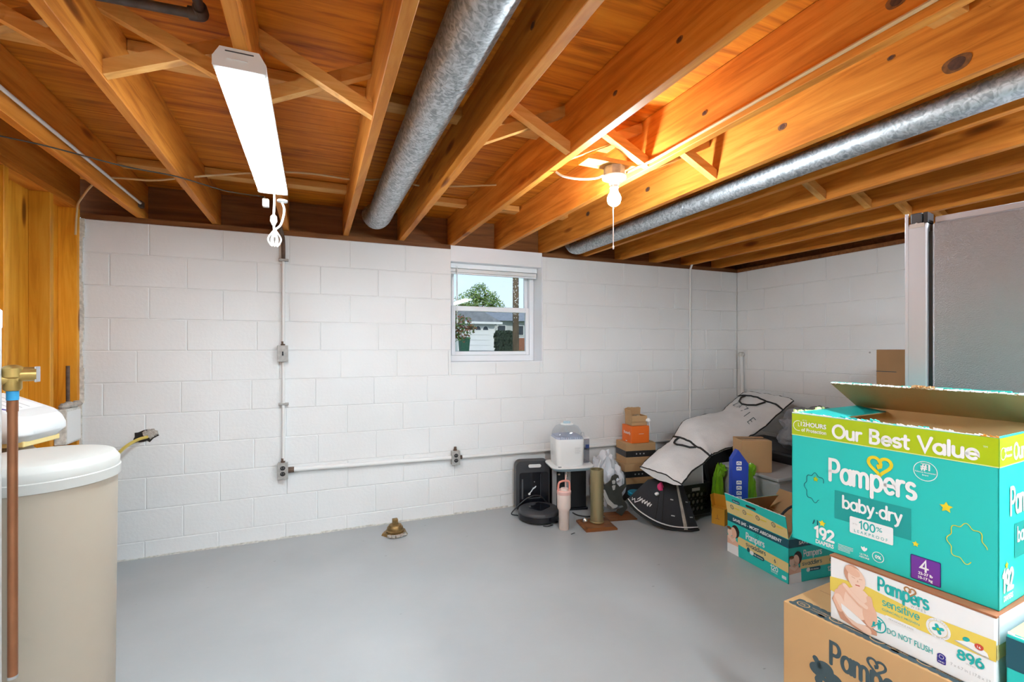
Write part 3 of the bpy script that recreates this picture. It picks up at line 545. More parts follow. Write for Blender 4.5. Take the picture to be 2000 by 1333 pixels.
duct('large_round_duct', 'large round galvanised duct between the joists beside the shop light', .081, [(.418, WF+.05, 2.274), (.418, 3.30, 2.274)], [.36, .70, .955], [(.418, 3.30, 2.274), (.416, 3.42, 2.272), (.405, 3.52, 2.285), (.39, 3.57, 2.32)])
duct('small_round_duct', 'small round galvanised duct hanging below the joists past the bulb', .051, [(2.057, WF+.05, 2.187), (2.057, 3.40, 2.187)], [.30, .55, .685, .80], [(2.057, 3.40, 2.187), (2.057, 3.47, 2.189), (2.05, 3.54, 2.21), (2.04, 3.58, 2.26)])

ip = empty('iron_pipe', (-.312, 1.67, 2.345), label='short dark iron pipe with elbow between the joists left of the shop light', cat='pipe')
MB().tube([(-.28, .02, 0), (-.02, 0, 0)], .0135, 14).build('pipe', 'iron pipe', ip); MB().tube(curve([(-.035, .001, 0), (-.008, -.002, 0), (0, -.012, 0), (0, -.04, 0)], 5), .019, 14).build('elbow', 'iron pipe', ip); MB().tube([(0, -.03, 0), (0, -.75, 0)], .0135, 14).build('pipe', 'iron pipe', ip)
tag(MB().tube([(JX[0]+.030, WF+.1, 2.243), (JX[0]+.030, 3.60, 2.243)], .008, 10).build('joist_conduit', 'conduit paint'), 'thin grey conduit running along the leftmost joist', 'conduit')
cl = MB().box((-.006, -.02, -.02), (.02, .03, .02)).build('conduit_clamp', 'rust', None, (JX[0]+.0195, 3.61, 2.24), bevel=.004); tag(cl, 'rusty clamp at the end of the thin grey conduit on the leftmost joist', 'clamp')
def cable(name, pts, r, mk, label, n=8): return tag(MB().tube(curve(pts, n), r, 7).build(name, mk), label, 'cable')
NMJ = [(-1.318, 3.60, 2.02), (-1.318, 3.62, 2.16), (-1.24, 3.45, 2.195), (-1.05, 3.18, 2.25), (-.80, 3.05, 2.235), (-.62, 3.0, 2.26), (-.40, 3.0, 2.31), (-.19, 3.0, 2.35), (.0, 3.0, 2.365), (.20, 3.0, 2.36), (.30, 3.0, 2.372), (.42, 2.98, 2.385), (.54, 2.96, 2.372), (.62, 2.93, 2.355), (.80, 2.80, 2.335), (1.01, 2.65, 2.325)]
cable('ceiling_cable', NMJ, .0055, 'tan cable', 'tan electrical cable threaded through the joists above the back wall')
cable('bell_wire', [(-1.32, 2.40, 2.168), (-1.04, 2.50, 2.170), (-.80, 2.62, 2.160), (-.615, 2.72, 2.170), (-.42, 2.78, 2.145), (-.26, 2.72, 2.12), (-.235, 2.695, 2.11)], .003, 'dark cable', 'thin dark wire stapled under the left joists to the shop light')
cable('lamp_cable', [(1.045, 1.965, 2.172), (1.08, 1.95, 2.150), (1.15, 1.92, 2.138), (1.22, 1.89, 2.142), (1.255, 1.875, 2.160)], .0055, 'white cable', 'white cable from the joist into the ceiling box of the bulb')
cable('joist_cable', [(1.35, 1.84, 2.168), (1.385, 1.80, 2.185), (1.408, 1.72, 2.192), (1.411, 1.5, 2.196), (1.411, 1.1, 2.200), (1.411, .6, 2.204), (1.411, -.5, 2.204)], .0065, 'tan cable', 'tan cable strapped along the joist right of the bulb')

# ------------------------------------------------------------------ wall services
def strap(m, x, y, z): m.box((x-.03, y-.012, z-.004), (x+.03, y-.009, z+.004))
def elbox(name, x, z, kind, label):
    b = empty(name, (x, WB, z), label=label, cat='switch' if kind == 's' else 'outlet')
    MB().box((-.032, -.042, -.055), (.032, .003, .055)).build('box', 'worn box metal', b, bevel=.004); pl = MB().box((-.034, -.0455, -.057), (.034, -.0425, .057)).build('cover_plate', 'worn box metal', b, bevel=.002)
    if kind == 's': MB().box((-.005, -.047, -.014), (.005, -.0455, .014)).build('slot', 'black plastic', pl); MB().box((-.004, -.055, 0), (.004, -.046, .010)).build('toggle', 'black plastic', pl)
    else:
        for dz in (-.02, .02):
            q = MB().prism(arc(0, 0, .0165, .0155, 0, 360, 18)[:-1], 0, .0015, 0, Matrix.Translation((0, -.0455, dz)) @ Matrix.Rotation(pi/2, 4, 'X')).build('socket', 'black plastic', pl)
            for sx in (-.006, .006): MB().box((sx-.0012, -.0475, dz-.001), (sx+.0012, -.0471, dz+.007)).build('slot', 'worn box metal', q)
    MB().lathe([(.014, .055), (.014, .066), (.011, .068), (.011, .085)], 10, c=(0, -.018, 0)).build('connector', 'rust', b)
    return b
elbox('light_switch', -.206, 1.304, 's', 'metal light switch box on the vertical conduit of the back wall')
elbox('outlet', -.206, .485, 'o', 'metal outlet box at the foot of the vertical conduit on the back wall')
elbox('outlet', 1.04, .464, 'o', 'metal outlet box on the horizontal conduit under the window')
vc = empty('wall_conduit', (-.204, WB-.018, 0), label='white painted vertical conduit linking switch and outlet on the back wall', cat='conduit')
MB().tube([(0, 0, 1.37), (0, 0, 1.98)], .0105, 12).build('pipe', 'conduit paint', vc); MB().tube([(0, 0, .55), (0, 0, 1.245)], .0105, 12).build('pipe', 'conduit paint', vc)
MB().tube(curve([(0, 0, 1.95), (0, 0, 2.05), (-.004, -.004, 2.12), (-.015, -.10, 2.17)]), .013, 12).build('offset_bend', 'rust', vc)
for z in (1.96, .95): MB().box((-.03, -.013, z-.008), (.034, .016, z+.008)).build('pipe_strap', 'worn box metal', vc, bevel=.002)
hc = empty('wall_conduit', (0, WB-.020, 0), label='white painted horizontal conduit running low along the back wall', cat='conduit')
MB().tube([(-.165, 0, .485), (1.005, 0, .466)], .0165, 14).build('pipe', 'conduit paint', hc); MB().tube([(1.075, 0, .462), (3.44, 0, .435)], .0125, 14).build('pipe', 'conduit paint', hc); MB().tube([(-.175, 0, .485), (-.135, 0, .4845)], .020, 8).build('connector', 'rust', hc); MB().tube([(1.072, 0, .462), (1.095, 0, .462)], .016, 8).build('connector', 'rust', hc)
tag(MB().tube([(3.471, WB-.014, .30), (3.471, WB-.014, 2.05), (3.471, WB-.016, 2.13), (3.476, WB-.05, 2.21)], .010, 10).build('wall_conduit', 'conduit paint'), 'thin white vertical conduit near the right corner of the back wall', 'conduit')
pv = empty('white_pipe', (4.085, 3.60, 0), label='white plastic pipe leaning upright in the right back corner', cat='pipe'); MB().tube([(-.02, -.06, .0), (0, 0, 1.27)], .019, 14).build('pipe', 'white plastic', pv); MB().lathe([(.022, -.02), (.03, 0), (.03, .02), (.018, .03)], 14, c=(0, 0, 1.27)).build('coupling', 'caulk', pv)
yc = [(-.985, WB-.01, .775), (-1.03, WB-.05, .765), (-1.09, WB-.09, .72), (-1.15, WB-.10, .63), (-1.17, WB-.09, .50), (-1.165, WB-.07, .42)]
cable('yellow_cable', yc, .010, 'yellow cable', 'yellow cable curving out of the broken hole in the block wall')
co = empty('drain_cleanout', (.535, 3.47, 0), label='old brass drain cleanout plug set in the floor by the back wall', cat='drain plug')
q = [(.088*random.uniform(.85, 1.12)*cos(2*pi*i/14), .088*random.uniform(.85, 1.12)*sin(2*pi*i/14)) for i in range(14)]
MB().loft([ring(q, 0), ring([(x*.9, y*.9) for x, y in q], .016)], smooth=False).build('collar', 'old brass', co); MB().lathe([(.064, .014), (.064, .03), (.058, .034), (.056, .05), (.046, .058), (.044, .066), (.03, .072)], 22).build('plug', 'old brass', co); MB().box((-.019, -.019, .07), (.019, .019, .108)).build('square_head', 'old brass', co, bevel=.003)
for i in range(5): t = -2.2+i*.35; MB().box((-.014, -.01, 0), (.014, .01, .014), 0, Matrix.Rotation(t*2, 4, 'Z')).build('concrete_chip', 'mortar chunk', co, (.086*cos(t), .086*sin(t), .006))

# ------------------------------------------------------------------ plumbing corner at the left
bt = empty('brine_tank', (-.872, 2.13, 0), label='tall beige water softener salt tank with a round white lid', cat='water softener')
MB().lathe([(.19, 0), (.196, .02), (.204, .88), (.204, .905)], 64).build('tank', 'tank beige', bt)
MB().lathe([(.2075, .885), (.2135, .887), (.2135, .918), (.2105, .921), (.2105, .946), (.2065, .951), (.196, .968), (.19, .971), (.10, .974), (.001, .975)], 72).build('lid', 'lid white', bt)
wh = empty('water_heater', (-1.052, 1.70, 0), label='white cylindrical water heater at the left edge with warning stickers', cat='water heater')
MB().lathe([(.235, 0), (.248, .01), (.25, .03), (.25, 1.40), (.2515, 1.402), (.2515, 1.45), (.245, 1.457), (.1, 1.46), (.001, 1.46)], 72).build('tank', 'heater white', wh)
cylf = lambda u, v, h: ((.2502+h)*cos(u/.25), (.2502+h)*sin(u/.25), v)
pw = Print(cylf)
u0 = .25*RAD(-24+0)   # facing the camera-right tangent
for (a, b, z0, z1, mk) in ((-.14, .055, 1.22, 1.385, 'white print'), (-.16, .055, 1.05, 1.16, 'white print'), (-.16, .03, .50, .93, 'white print')): pw.rect('sticker', mk, u0+a, z0, u0+b, z1, 1, 8)
pw.rect('sticker_bar', 'slate print', u0-.14, 1.205, u0+.055, 1.22, 2, 8); pw.rect('sticker_bar', 'red print', u0-.16, .86, u0+.03, .93, 2, 8); pw.rect('sticker_bar', 'orange print', u0-.16, .55, u0+.03, .60, 2, 8)
for i in range(6): pw.rect('sticker_text', 'grey print', u0-.13, 1.365-.024*i, u0+.035, 1.371-.024*i, 2, 8)
for i in range(9): pw.rect('sticker_text', 'slate print', u0-.14, .84-.026*i, u0+.01, .846-.026*i, 2, 8)
pw.build(wh)
rv = empty('relief_valve', (-.805, 1.812, 1.255), label='brass relief valve with lever on the side of the water heater', cat='valve')
MB().tube([(-.03, -.012, 0), (.012, .004, 0)], .018, 14).build('inlet', 'brass', rv); MB().lathe([(.016, -.035), (.02, -.03), (.02, .0), (.026, .005), (.026, .03), (.018, .036), (.008, .04)], 16).build('body', 'brass', rv)
MB().tube([(0, 0, .012), (.045, .018, .012)], .021, 16).build('bonnet', 'brass', rv); MB().box((.045, .004, -.012), (.05, .03, .034)).build('lever', 'steel', rv, bevel=.002); MB().lathe([(.0135, -.062), (.0135, -.036)], 14).build('tape_wrap', 'blue tape', rv)
dp = empty('discharge_pipe', (-.805, 1.812, 0), label='copper discharge pipe running down beside the water heater', cat='pipe'); MB().lathe([(.0112, .392), (.0112, 1.19)], 16).build('pipe', 'copper', dp); MB().lathe([(.0116, .39), (.0122, .393), (.0116, .398)], 16).build('cut_end', 'steel', dp); MB().lathe([(.0125, 1.16), (.0125, 1.192)], 16).build('solder_joint', 'copper', dp)
sh = empty('softener_head', (-1.135, 2.56, 0), label='white water softener control head with a blue stripe behind the salt tank', cat='water softener', rz=RAD(-10))
MB().lathe([(.115, 0), (.12, .03), (.12, .88), (.06, .93), (.05, .96)], 28).build('resin_tank', 'tank beige', sh); MB().box((-.10, -.10, .952), (.10, .10, .975)).build('neck', 'cream print', sh, bevel=.004)
def hr(w, d, z, cy): return [(x, y, z+.55*(-(y-cy))*0) for x, y in rrect(w, d, .05, 5, 0, cy)]
hs = [ring(rrect(.20, .24, .05), .972), ring(rrect(.245, .28, .055), 1.0), ring(rrect(.245, .28, .055), 1.025)]
top1 = [(x, y, 1.095-.40*x) for x, y in rrect(.225, .26, .05)]; top2 = [(x*.9, y*.9, 1.112-.42*x*.9) for x, y in rrect(.225, .26, .05)]
MB().loft(hs+[top1, top2]).build('cover', 'white plastic', sh, bevel=.003)
ph = Print(plane_fn((-.095, -.11, 1.153), V3((.922, 0, -.387)), V3((0, 1, 0)))); ph.rect('control_panel', 'white print', .0, .0, .155, .2, 1); ph.stroke('blue_stripe', 'purple dark', [(.0, .008), (.11, .008), (.15, .03)], .014, 2); [ph.rect('panel_text', 'grey print', .02, .06+.04*i, .14, .066+.04*i, 2) for i in range(3)]; ph.build(sh)
jb = empty('junction_box', (-1.335, 3.40, 0), label='paint-splashed metal junction box on the stud wall', cat='junction box'); MB().box((0, -.01, .80), (.055, .16, 1.0)).build('box', 'caulk', jb, bevel=.004); MB().box((.0551, -.008, .81), (.058, .158, .985)).build('cover', 'conduit paint', jb, bevel=.002); MB().tube([(.02, .10, 1.0), (.02, .10, 1.24)], .009, 10).build('conduit', 'rust', jb)
for i in range(4): MB().lathe([(.02, 0), (.028, .012), (.015, .03)], 8).build('mortar_lump', 'mortar chunk', jb, (.03+.008*i, .03+.03*i, 1.0+.006*(i % 2)))
db = tag(MB().loft([ring(rrect(.20, .10, .01), 0), ring(rrect(.20, .10, .01), .72)]).build('dark_bin', 'dark grey plastic', None, (-1.20, 3.42, .002)), 'dark grey bin in the corner behind the salt tank', 'bin')

# ------------------------------------------------------------------ cartons
def ang(dx, dy): return math.atan2(dy, dx)
def open_carton(name, loc, rz, W, Dp, Hh, outer, inner, flaps, label, cat='box', t=.004):
    """local x along the front face, y into the carton, z up. flaps: side -> list of (length, outward lean in degrees, outer, inner)"""
    r = empty(name, loc, rz, label=label, cat=cat); m = MB(); n = MB()
    m.box((0, 0, 0), (W, Dp, .002))
    for a, b in (((0, 0, 0), (W, t/2, Hh)), ((0, Dp-t/2, 0), (W, Dp, Hh)), ((0, 0, 0), (t/2, Dp, Hh)), ((W-t/2, 0, 0), (W, Dp, Hh))): m.box(a, b)
    for a, b in (((t/2, t/2, .002), (W-t/2, t, Hh)), ((t/2, Dp-t, .002), (W-t/2, Dp-t/2, Hh)), ((t/2, t, .002), (t, Dp-t, Hh)), ((W-t, t, .002), (W-t/2, Dp-t, Hh)), ((t, t, .002), (W-t, Dp-t, .005))): n.box(a, b)
    m.build('body', outer, r); n.build('lining', inner, r); F = {}
    for side, L, lean, om, im, skew in flaps:
        w = W if side in 'fb' else Dp; fm = MB(); fm.box((skew, -t/2, 0), (w-skew, 0, L), 0); fm.box((skew, 0, 0), (w-skew, t/2, L), 1)
        o = fm.build('flap', [om, im], r)
        A = {'f': ((0, t/2, Hh), 0), 'r': ((W-t/2, 0, Hh), pi/2), 'b': ((W, Dp-t/2, Hh), pi), 'l': ((t/2, Dp, Hh), -pi/2)}[side]
        o.location = A[0]; o.rotation_euler = (RAD(lean), 0, A[1]); F[side] = o     # positive lean tips outwards
    return r, F
def closed_carton(name, loc, rz, W, Dp, Hh, mk, label, tape=None, cat='box', bevel=.003):
    r = empty(name, loc, rz, label=label, cat=cat); MB().box((0, 0, 0), (W, Dp, Hh)).build('body', mk, r, bevel=bevel)
    if tape: MB().box((0, Dp/2-.025, Hh), (W, Dp/2+.025, Hh+.0008)).build('tape', tape, r)
    return r
def torn_edge(parent, p0, p1, mk, w=.006, hgt=.010, n=40, name='torn_edge'):
    A, B = V3(p0), V3(p1); m = MB(); d = (B-A)/n; nrm = V3((-d.y, d.x, 0)).normalized()*w/2
    for i in range(n):
        h = random.uniform(.15, 1)*hgt; a = A+d*i; b = A+d*(i+1); q = nrm*random.uniform(.4, 1)
        m.add([a-q, b-q, b+q, a+q, a-q+V3((0, 0, h)), b-q+V3((0, 0, h*random.uniform(.4, 1))), b+q+V3((0, 0, h*.6)), a+q+V3((0, 0, h))], [(3, 2, 1, 0), (4, 5, 6, 7), (0, 1, 5, 4), (1, 2, 6, 5), (2, 3, 7, 6), (3, 0, 4, 7)])
    return m.build(name, mk, parent)
front = lambda: plane_fn((0, 0, 0), (1, 0, 0), (0, 0, 1))
right = lambda W: plane_fn((W, 0, 0), (0, 1, 0), (0, 0, 1))

# the tall cardboard carton at the bottom of the stack
kb = closed_carton('kraft_diaper_box', (1.366, 1.044, 0), ang(.091, -.996), .47, .33, .545, 'cardboard pale', 'plain brown diaper carton with dark lettering on the floor under the wipes box')
p = Print(front())
p.text('printed_lettering', 'slate print', 'Pampers', .138, .430, .062, .16, .205); p.heart('printed_heart', 'slate print', .256, .489, .042, .15)
for i, (u, v) in enumerate([(.105, .41), (.125, .425), (.15, .405), (.175, .395), (.12, .38), (.155, .37), (.19, .37), (.215, .385), (.14, .345), (.18, .34)]): p.ell('printed_cloud', 'slate print', u, v-.02, .024, .019, 1)
p.stroke('printed_cloud', 'slate print', [(.098, .42), (.112, .40)], .016, 1); p.font('printed_words', 'cardboard pale', 'swaddlers', .118, .355, .026, .10, h=3)
p.build(kb)
pt = Print(plane_fn((0, 0, .545), (1, 0, 0), (0, 1, 0)))
pt.rect('printed_strip', 'slate print', .018, .012, .455, .05, 1)
for i in range(22): pt.ell('printed_strip', 'slate print', .024+.0205*i, .012, .0125, .009, 1); pt.ell('printed_strip', 'slate print', .03+.0205*i, .05, .012, .009, 1)
for i, u in enumerate((.045, .14, .245, .35)):
    pt.ell('printed_badge#%d' % i, 'cardboard pale', u, .03, .019, .015, 2); pt.ell('printed_badge#%d' % i, 'slate print', u, .03, .0155, .012, 3)
    if i == 0: pt.font('printed_badge#%d' % i, 'cardboard pale', '0%', u, .024, .014, center=True, h=4)
    else: pt.stroke('printed_badge#%d' % i, 'cardboard pale', [(u-.008, .027), (u, .034), (u+.008, .027)], .003, 4)
    for k, s_ in enumerate(('FREE OF ELEMENTAL', 'CHLORINE BLEACHING')): pt.font('printed_words#%d%d' % (i, k), 'cardboard pale', s_, u+.024, .032-.012*k, .0085, .058-.01*k, h=2)
pt.stroke('printed_seam', 'cardboard dark', [(.02, .165), (.45, .165)], .003, 1)
pt.build(kb)

# wipes box
wx = empty('wipes_box', (1.405, .923, .547), ang(.064, -.998), label='white and yellow baby wipes box between the brown carton and the teal diaper box', cat='box')
MB().box((0, 0, 0), (.36, .25, .186)).build('body', 'white print', wx, bevel=.004); MB().box((-.001, -.0012, .181), (.361, .2512, .1868)).build('lid_edge', 'brown edge', wx, bevel=.001)
p = Print(front())
p.poly('yellow_band', 'yellow print', [(0, .122), (0, .082), (.06, .076), (.36, .082), (.36, .13), (.2, .124), (.1, .135), (.05, .13)], 1)
p.text('printed_lettering', 'teal print', 'Pampers', .124, .139, .034, .165, .113, 2); p.heart('printed_heart', 'hair light print', .197, .167, .024, .15, 2)
p.font('printed_words#w0', 'grey print', 'W I P E S', .198, .128, .009, .032, h=2); p.text('printed_words', 'teal print', 'sensitive', .134, .103, .020, .12, .084, 2); p.font('printed_words#w1', 'teal print', 'CLINICALLY PROVEN', .134, .089, .0085, .083, .0, 2)
p.rr('printed_box', 'white print', .142, .068, .212, .080, .003, 2); p.font('printed_words#w2', 'grey print', 'FRAGRANCE FREE', .15, .0712, .006, .055, .0, 3)
p.font('printed_words#w3', 'teal print', 'DO NOT FLUSH', .146, .033, .021, .098, .004, 2)
p.ell('no_flush_sign', 'teal print', .123, .044, .0215, h=2); p.ell('no_flush_sign', 'white print', .123, .044, .0185, h=3); p.ell('no_flush_sign', 'teal print', .128, .055, .0035, h=4); p.poly('no_flush_sign', 'teal print', [(.123, .051), (.133, .051), (.132, .036), (.130, .029), (.128, .036), (.126, .029), (.124, .038)], 4); p.poly('no_flush_sign', 'teal print', [(.111, .036), (.119, .036), (.117, .042), (.119, .048), (.113, .048)], 4); p.stroke('no_flush_sign', 'teal print', [(.110, .032), (.136, .056)], .0025, 5)
p.ell('seal', 'white print', .255, .102, .0245, h=2); p.ringl('seal', 'cream print', .255, .102, .0185, .001, 3)
for a in (0, 90): p.stroke('seal', 'teal print', [(.255-.009*cos(RAD(a+20)), .102-.009*sin(RAD(a+20))), (.255+.009*cos(RAD(a+20)), .102+.009*sin(RAD(a+20)))], .0075, 3)
p.ell('seal', 'lime', .255, .102, .003, h=4)
for i, ch in enumerate('HELPS KEEP'): t = 150-12*i; p.font('seal_words', 'grey print', ch, .255+.0195*cos(RAD(t)), .102+.0195*sin(RAD(t)), .0055, bold=.0, h=3, rot=t-90)
for i, ch in enumerate('SKIN HEALTHY'): t = 205+11.5*i; p.font('seal_words', 'grey print', ch, .255+.0225*cos(RAD(t)), .102+.0225*sin(RAD(t)), .0055, bold=.0, h=3, rot=t+90)
p.poly('wipe_picture', 'white print', [(.288, .093), (.30, .098), (.315, .104), (.33, .103), (.345, .094), (.348, .085), (.32, .086)], 2); p.stroke('wipe_picture', 'grey print', [(.288, .092), (.318, .087), (.347, .083)], .0025, 3); p.ell('wipe_picture', 'teal print', .308, .106, .007, .005, 3, 30); p.ell('wipe_picture', 'red print', .331, .101, .008, .007, 4); p.font('wipe_picture', 'white print', '16', .331, .0975, .008, center=True, h=5)
p.text('count', 'teal print', '896', .291, .053, .021, .22, .05, 2); p.font('count_words', 'grey print', 'WIPES', .307, .0465, .005, .018, .0, 2)
p.font('size_words', 'grey print', '7 x 6.7 in | 17.8 x 17', .279, .028, .010, .072, .0, 2)
p.rr('blue_badge', 'purple dark', .253, .020, .270, .035, .003, 2); p.ell('blue_badge', 'purple dark', .2615, .038, .0085, .007, 2); p.ringl('blue_badge', 'white print', .2615, .037, .0045, .001, 3); p.font('blue_badge', 'white print', 'KIND', .2615, .023, .005, center=True, h=3)
# printed photo of a sleeping baby
B_ = 'baby_picture'
p.poly(B_, 'skin shade print', [(.006, .06), (.02, .095), (.04, .115), (.1, .105), (.118, .075), (.12, .04), (.122, .012), (.08, .003), (.03, .012)], 2)
p.ell(B_, 'skin print', .05, .075, .028, .042, 3, 20); p.ell(B_, 'skin light print', .075, .078, .036, .045, 3, -10); p.ell(B_, 'skin print', .105, .06, .018, .034, 3, 5)
p.ell(B_, 'skin shade print', .063, .152, .024, .0285, 3, 12); p.ell(B_, 'skin light print', .072, .144, .0225, .030, 4, 8); p.ell(B_, 'skin print', .062, .163, .02, .012, 5, -20); p.stroke(B_, 'skin shade print', [(.060, .147), (.068, .1455)], .0014, 6); p.stroke(B_, 'skin shade print', [(.079, .1475), (.086, .149)], .0014, 6); p.stroke(B_, 'skin shade print', [(.075, .143), (.0765, .1385), (.073, .138)], .0012, 6); p.stroke(B_, 'red print', [(.070, .128), (.080, .129)], .0022, 6)
p.stroke(B_, 'skin print', [(.041, .112), (.055, .098), (.078, .082), (.099, .074)], .017, 5); p.stroke(B_, 'skin light print', [(.042, .114), (.056, .101), (.078, .085), (.096, .078)], .011, 6); p.stroke(B_, 'skin print', [(.104, .105), (.107, .085), (.098, .074)], .014, 5)
p.stroke(B_, 'skin light print', [(.024, .072), (.036, .052), (.05, .034), (.066, .022), (.10, .014)], .020, 5); p.stroke(B_, 'skin print', [(.022, .086), (.018, .06), (.028, .04)], .016, 4); p.poly(B_, 'white print', [(.032, .058), (.055, .05), (.085, .036), (.098, .028), (.075, .022), (.05, .028), (.034, .042)], 7)
p.build(wx)
pe = Print(right(.36)); pe.rect('yellow_band', 'cream print', .0, .085, .25, .12, 1); pe.build(wx)
MB().box((.361, .01, .12), (.3625, .2, .185)).build('torn_plastic_wrap', 'plastic bag', wx)

# the big teal diaper box
dbx, F = open_carton('teal_diaper_box', (1.415, 1.051, .735), ang(.091, -.996), .482, .39, .40, 'teal', 'cardboard pale',
    [('b', .19, -62, 'teal', 'cardboard', .0), ('l', .09, -97, 'teal dark', 'cardboard', .012), ('r', .15, -128, 'teal', 'cardboard', .012)],
    'large open teal diaper box with a lime band on top of the stack', t=.005)
torn_edge(dbx, (.0, .002, .400), (.47, .002, .400), 'white print', .005, .007, 60); torn_edge(dbx, (.02, .006, .400), (.35, .006, .400), 'teal', .006, .010, 30); torn_edge(dbx, (.001, .01, .400), (.001, .19, .400), 'lime pale', .006, .012, 18); torn_edge(dbx, (.45, .001, .400), (.482, .001, .400), 'orange print', .005, .006, 6)
torn_edge(F['b'], (.0, -.004, .184), (.482, -.004, .184), 'teal', .005, .010, 12); torn_edge(F['b'], (.0, .0, .189), (.482, .0, .189), 'white print', .007, .006, 110); torn_edge(F['b'], (.20, -.002, .189), (.255, -.002, .189), 'cardboard pale', .010, .012, 8)
p = Print(front())
p.rect('lime_band', 'lime', 0, .332, .482, .399, 1); p.rect('band_rule', 'lime pale', 0, .3305, .482, .333, 2)
p.text('band_lettering', 'white print', 'Our Best Value', .121, .343, .036, .21, .328, 3, 0); p.font('band_lettering', 'white print', 'TM', .455, .374, .006, bold=.0, h=3)
p.ringl('hours_badge', 'white print', .021, .362, .0155, .0018, 3); p.stroke('hours_badge', 'white print', [(.021, .371), (.021, .361), (.026, .361)], .0015, 3); p.rect('hours_badge', 'lime', .026, .345, .04, .38, 4); p.font('hours_badge', 'white print', '12HOURS', .029, .363, .0185, .076, .03, 5); p.font('hours_badge', 'white print', 'of Protection', .031, .346, .0155, .074, .02, 5); p.font('hours_badge', 'white print', 'UP TO', .034, .379, .006, .014, .0, 5)
p.text('printed_lettering', 'white print', 'Pampers', .112, .213, .062, .155, .216, 3); p.heart('printed_heart', 'gold print', .244, .284, .055, .15, 3)
p.rect('product_band', 'teal dark', .128, .103, .315, .186, 1)
p.text('product_lettering', 'white print', 'baby-dry', .149, .141, .0345, .165, .148, 3)
p.rr('leakproof_box', 'white print', .169, .075, .2755, .1225, .004, 3); p.text('leakproof_text', 'teal print', '100', .193, .095, .0205, .18, .042, 4); p.font('leakproof_text', 'teal print', '%', .236, .101, .017, .014, .01, 4); p.font('leakproof_text', 'teal print', 'L E A K P R O O F', .181, .0805, .0115, .082, .004, 4); p.font('leakproof_text', 'grey print', 'UP TO', .176, .101, .006, .013, .0, 4)
p.text('count', 'white print', '192', .070, .029, .031, .24, .058, 3); p.font('count_words', 'white print', 'DIAPERS', .074, .010, .016, .052, .03, 3)
for i in range(5): p.rect('small_print', 'white print', .138, .029-.004*i, .138+.04*(1 if i < 3 else .8), .0302-.004*i, 3)
for a in (-35, 0, 35): p.ell('leaf_mark', 'white print', .206+.006*sin(RAD(a)), .036+.004*cos(RAD(a)), .0028, .007, 3, -a)
p.font('leaf_mark', 'white print', 'ULTRA', .206, .021, .007, center=True, h=3); p.font('leaf_mark', 'white print', 'ABSORB', .206, .0135, .007, center=True, h=3)
p.ringl('zero_mark', 'white print', .240, .030, .0135, .0016, 3); p.font('zero_mark', 'white print', '0%', .240, .0255, .0125, center=True, bold=.03, h=3)
p.ringl('seal', 'white print', .345, .292, .0245, .0016, 3); p.font('seal', 'white print', '#1', .345, .295, .021, center=True, bold=.04, h=3); p.font('seal', 'white print', 'Pediatrician Recommended', .345, .287, .0055, .043, .01, 3, center=True); p.font('seal', 'white print', 'Brand', .345, .280, .0055, center=True, h=3); p.font('seal', 'white print', 'PAMPERS', .345, .309, .0045, center=True, h=3)
p.rr('size_badge', 'navy print', .314, .006, .377, .069, .003, 3); p.rr('size_badge', 'purple', .316, .008, .375, .067, .003, 4); p.text('size_number', 'white print', '4', .334, .034, .0275, .17, None, 5); p.font('size_words', 'white print', '22-37 lb', .3455, .0235, .0095, .030, .04, 5, center=True); p.font('size_words', 'white print', '10-17 kg', .3455, .0125, .0095, .030, .04, 5, center=True)
def star(part, mk, u, v, r, h=3): p.poly(part, mk, [(u+(r if i % 2 == 0 else r*.5)*cos(RAD(90+36*i)), v+(r if i % 2 == 0 else r*.5)*sin(RAD(90+36*i))) for i in range(10)], h)
# stars and squiggles around the (omitted) cartoon artwork
star('star', 'lime', .074, .205, .009); star('star', 'gold print', .093, .075, .011); star('star', 'gold print', .387, .212, .014); star('star', 'gold print', .325, .098, .008)
cloud = lambda cx, cy, rx, ry, n: [(cx+rx*(1+.10*cos(n*t))*cos(t), cy+ry*(1+.10*cos(n*t))*sin(t)) for t in [2*pi*i/72 for i in range(73)]]
p.stroke('squiggle', 'teal deep', cloud(.072, .178, .030, .042, 8)[6:60], .0016, 3); p.stroke('squiggle', 'gold print', cloud(.425, .135, .034, .045, 8)[:58], .0016, 3)
p.stroke('squiggle', 'teal deep', [(.070, .078), (.066, .066)], .003, 3); p.stroke('squiggle', 'teal deep', [(.079, .079), (.080, .066)], .003, 3)
p.build(dbx)
p = Print(right(.482))
p.rect('lime_band', 'lime', 0, .332, .39, .399, 1); p.rect('band_rule', 'lime pale', 0, .3305, .39, .333, 2); p.ringl('hours_badge', 'white print', .019, .362, .014, .0018, 3); p.font('hours_badge', 'white print', '12HOURS', .024, .366, .0135, .045, .03, 5); p.font('hours_badge', 'white print', 'of Protection', .024, .352, .011, .045, .02, 5); p.text('band_lettering', 'white print', 'Our Best Value', .082, .343, .036, .21, .28, 3)
p.text('printed_lettering', 'white print', 'Pampers', .062, .213, .062, .155, .216, 3); p.rect('product_band', 'teal dark', .09, .103, .30, .186, 1); p.text('product_lettering', 'white print', 'baby-dry', .105, .141, .0345, .165, .148, 3)
p.text('count', 'white print', '192', .016, .040, .045, .24, .065, 3); p.font('count_words', 'white print', 'DIAPERS', .022, .016, .018, .056, .03, 3); star('star', 'gold print', .04, .098, .010)
p.build(dbx)

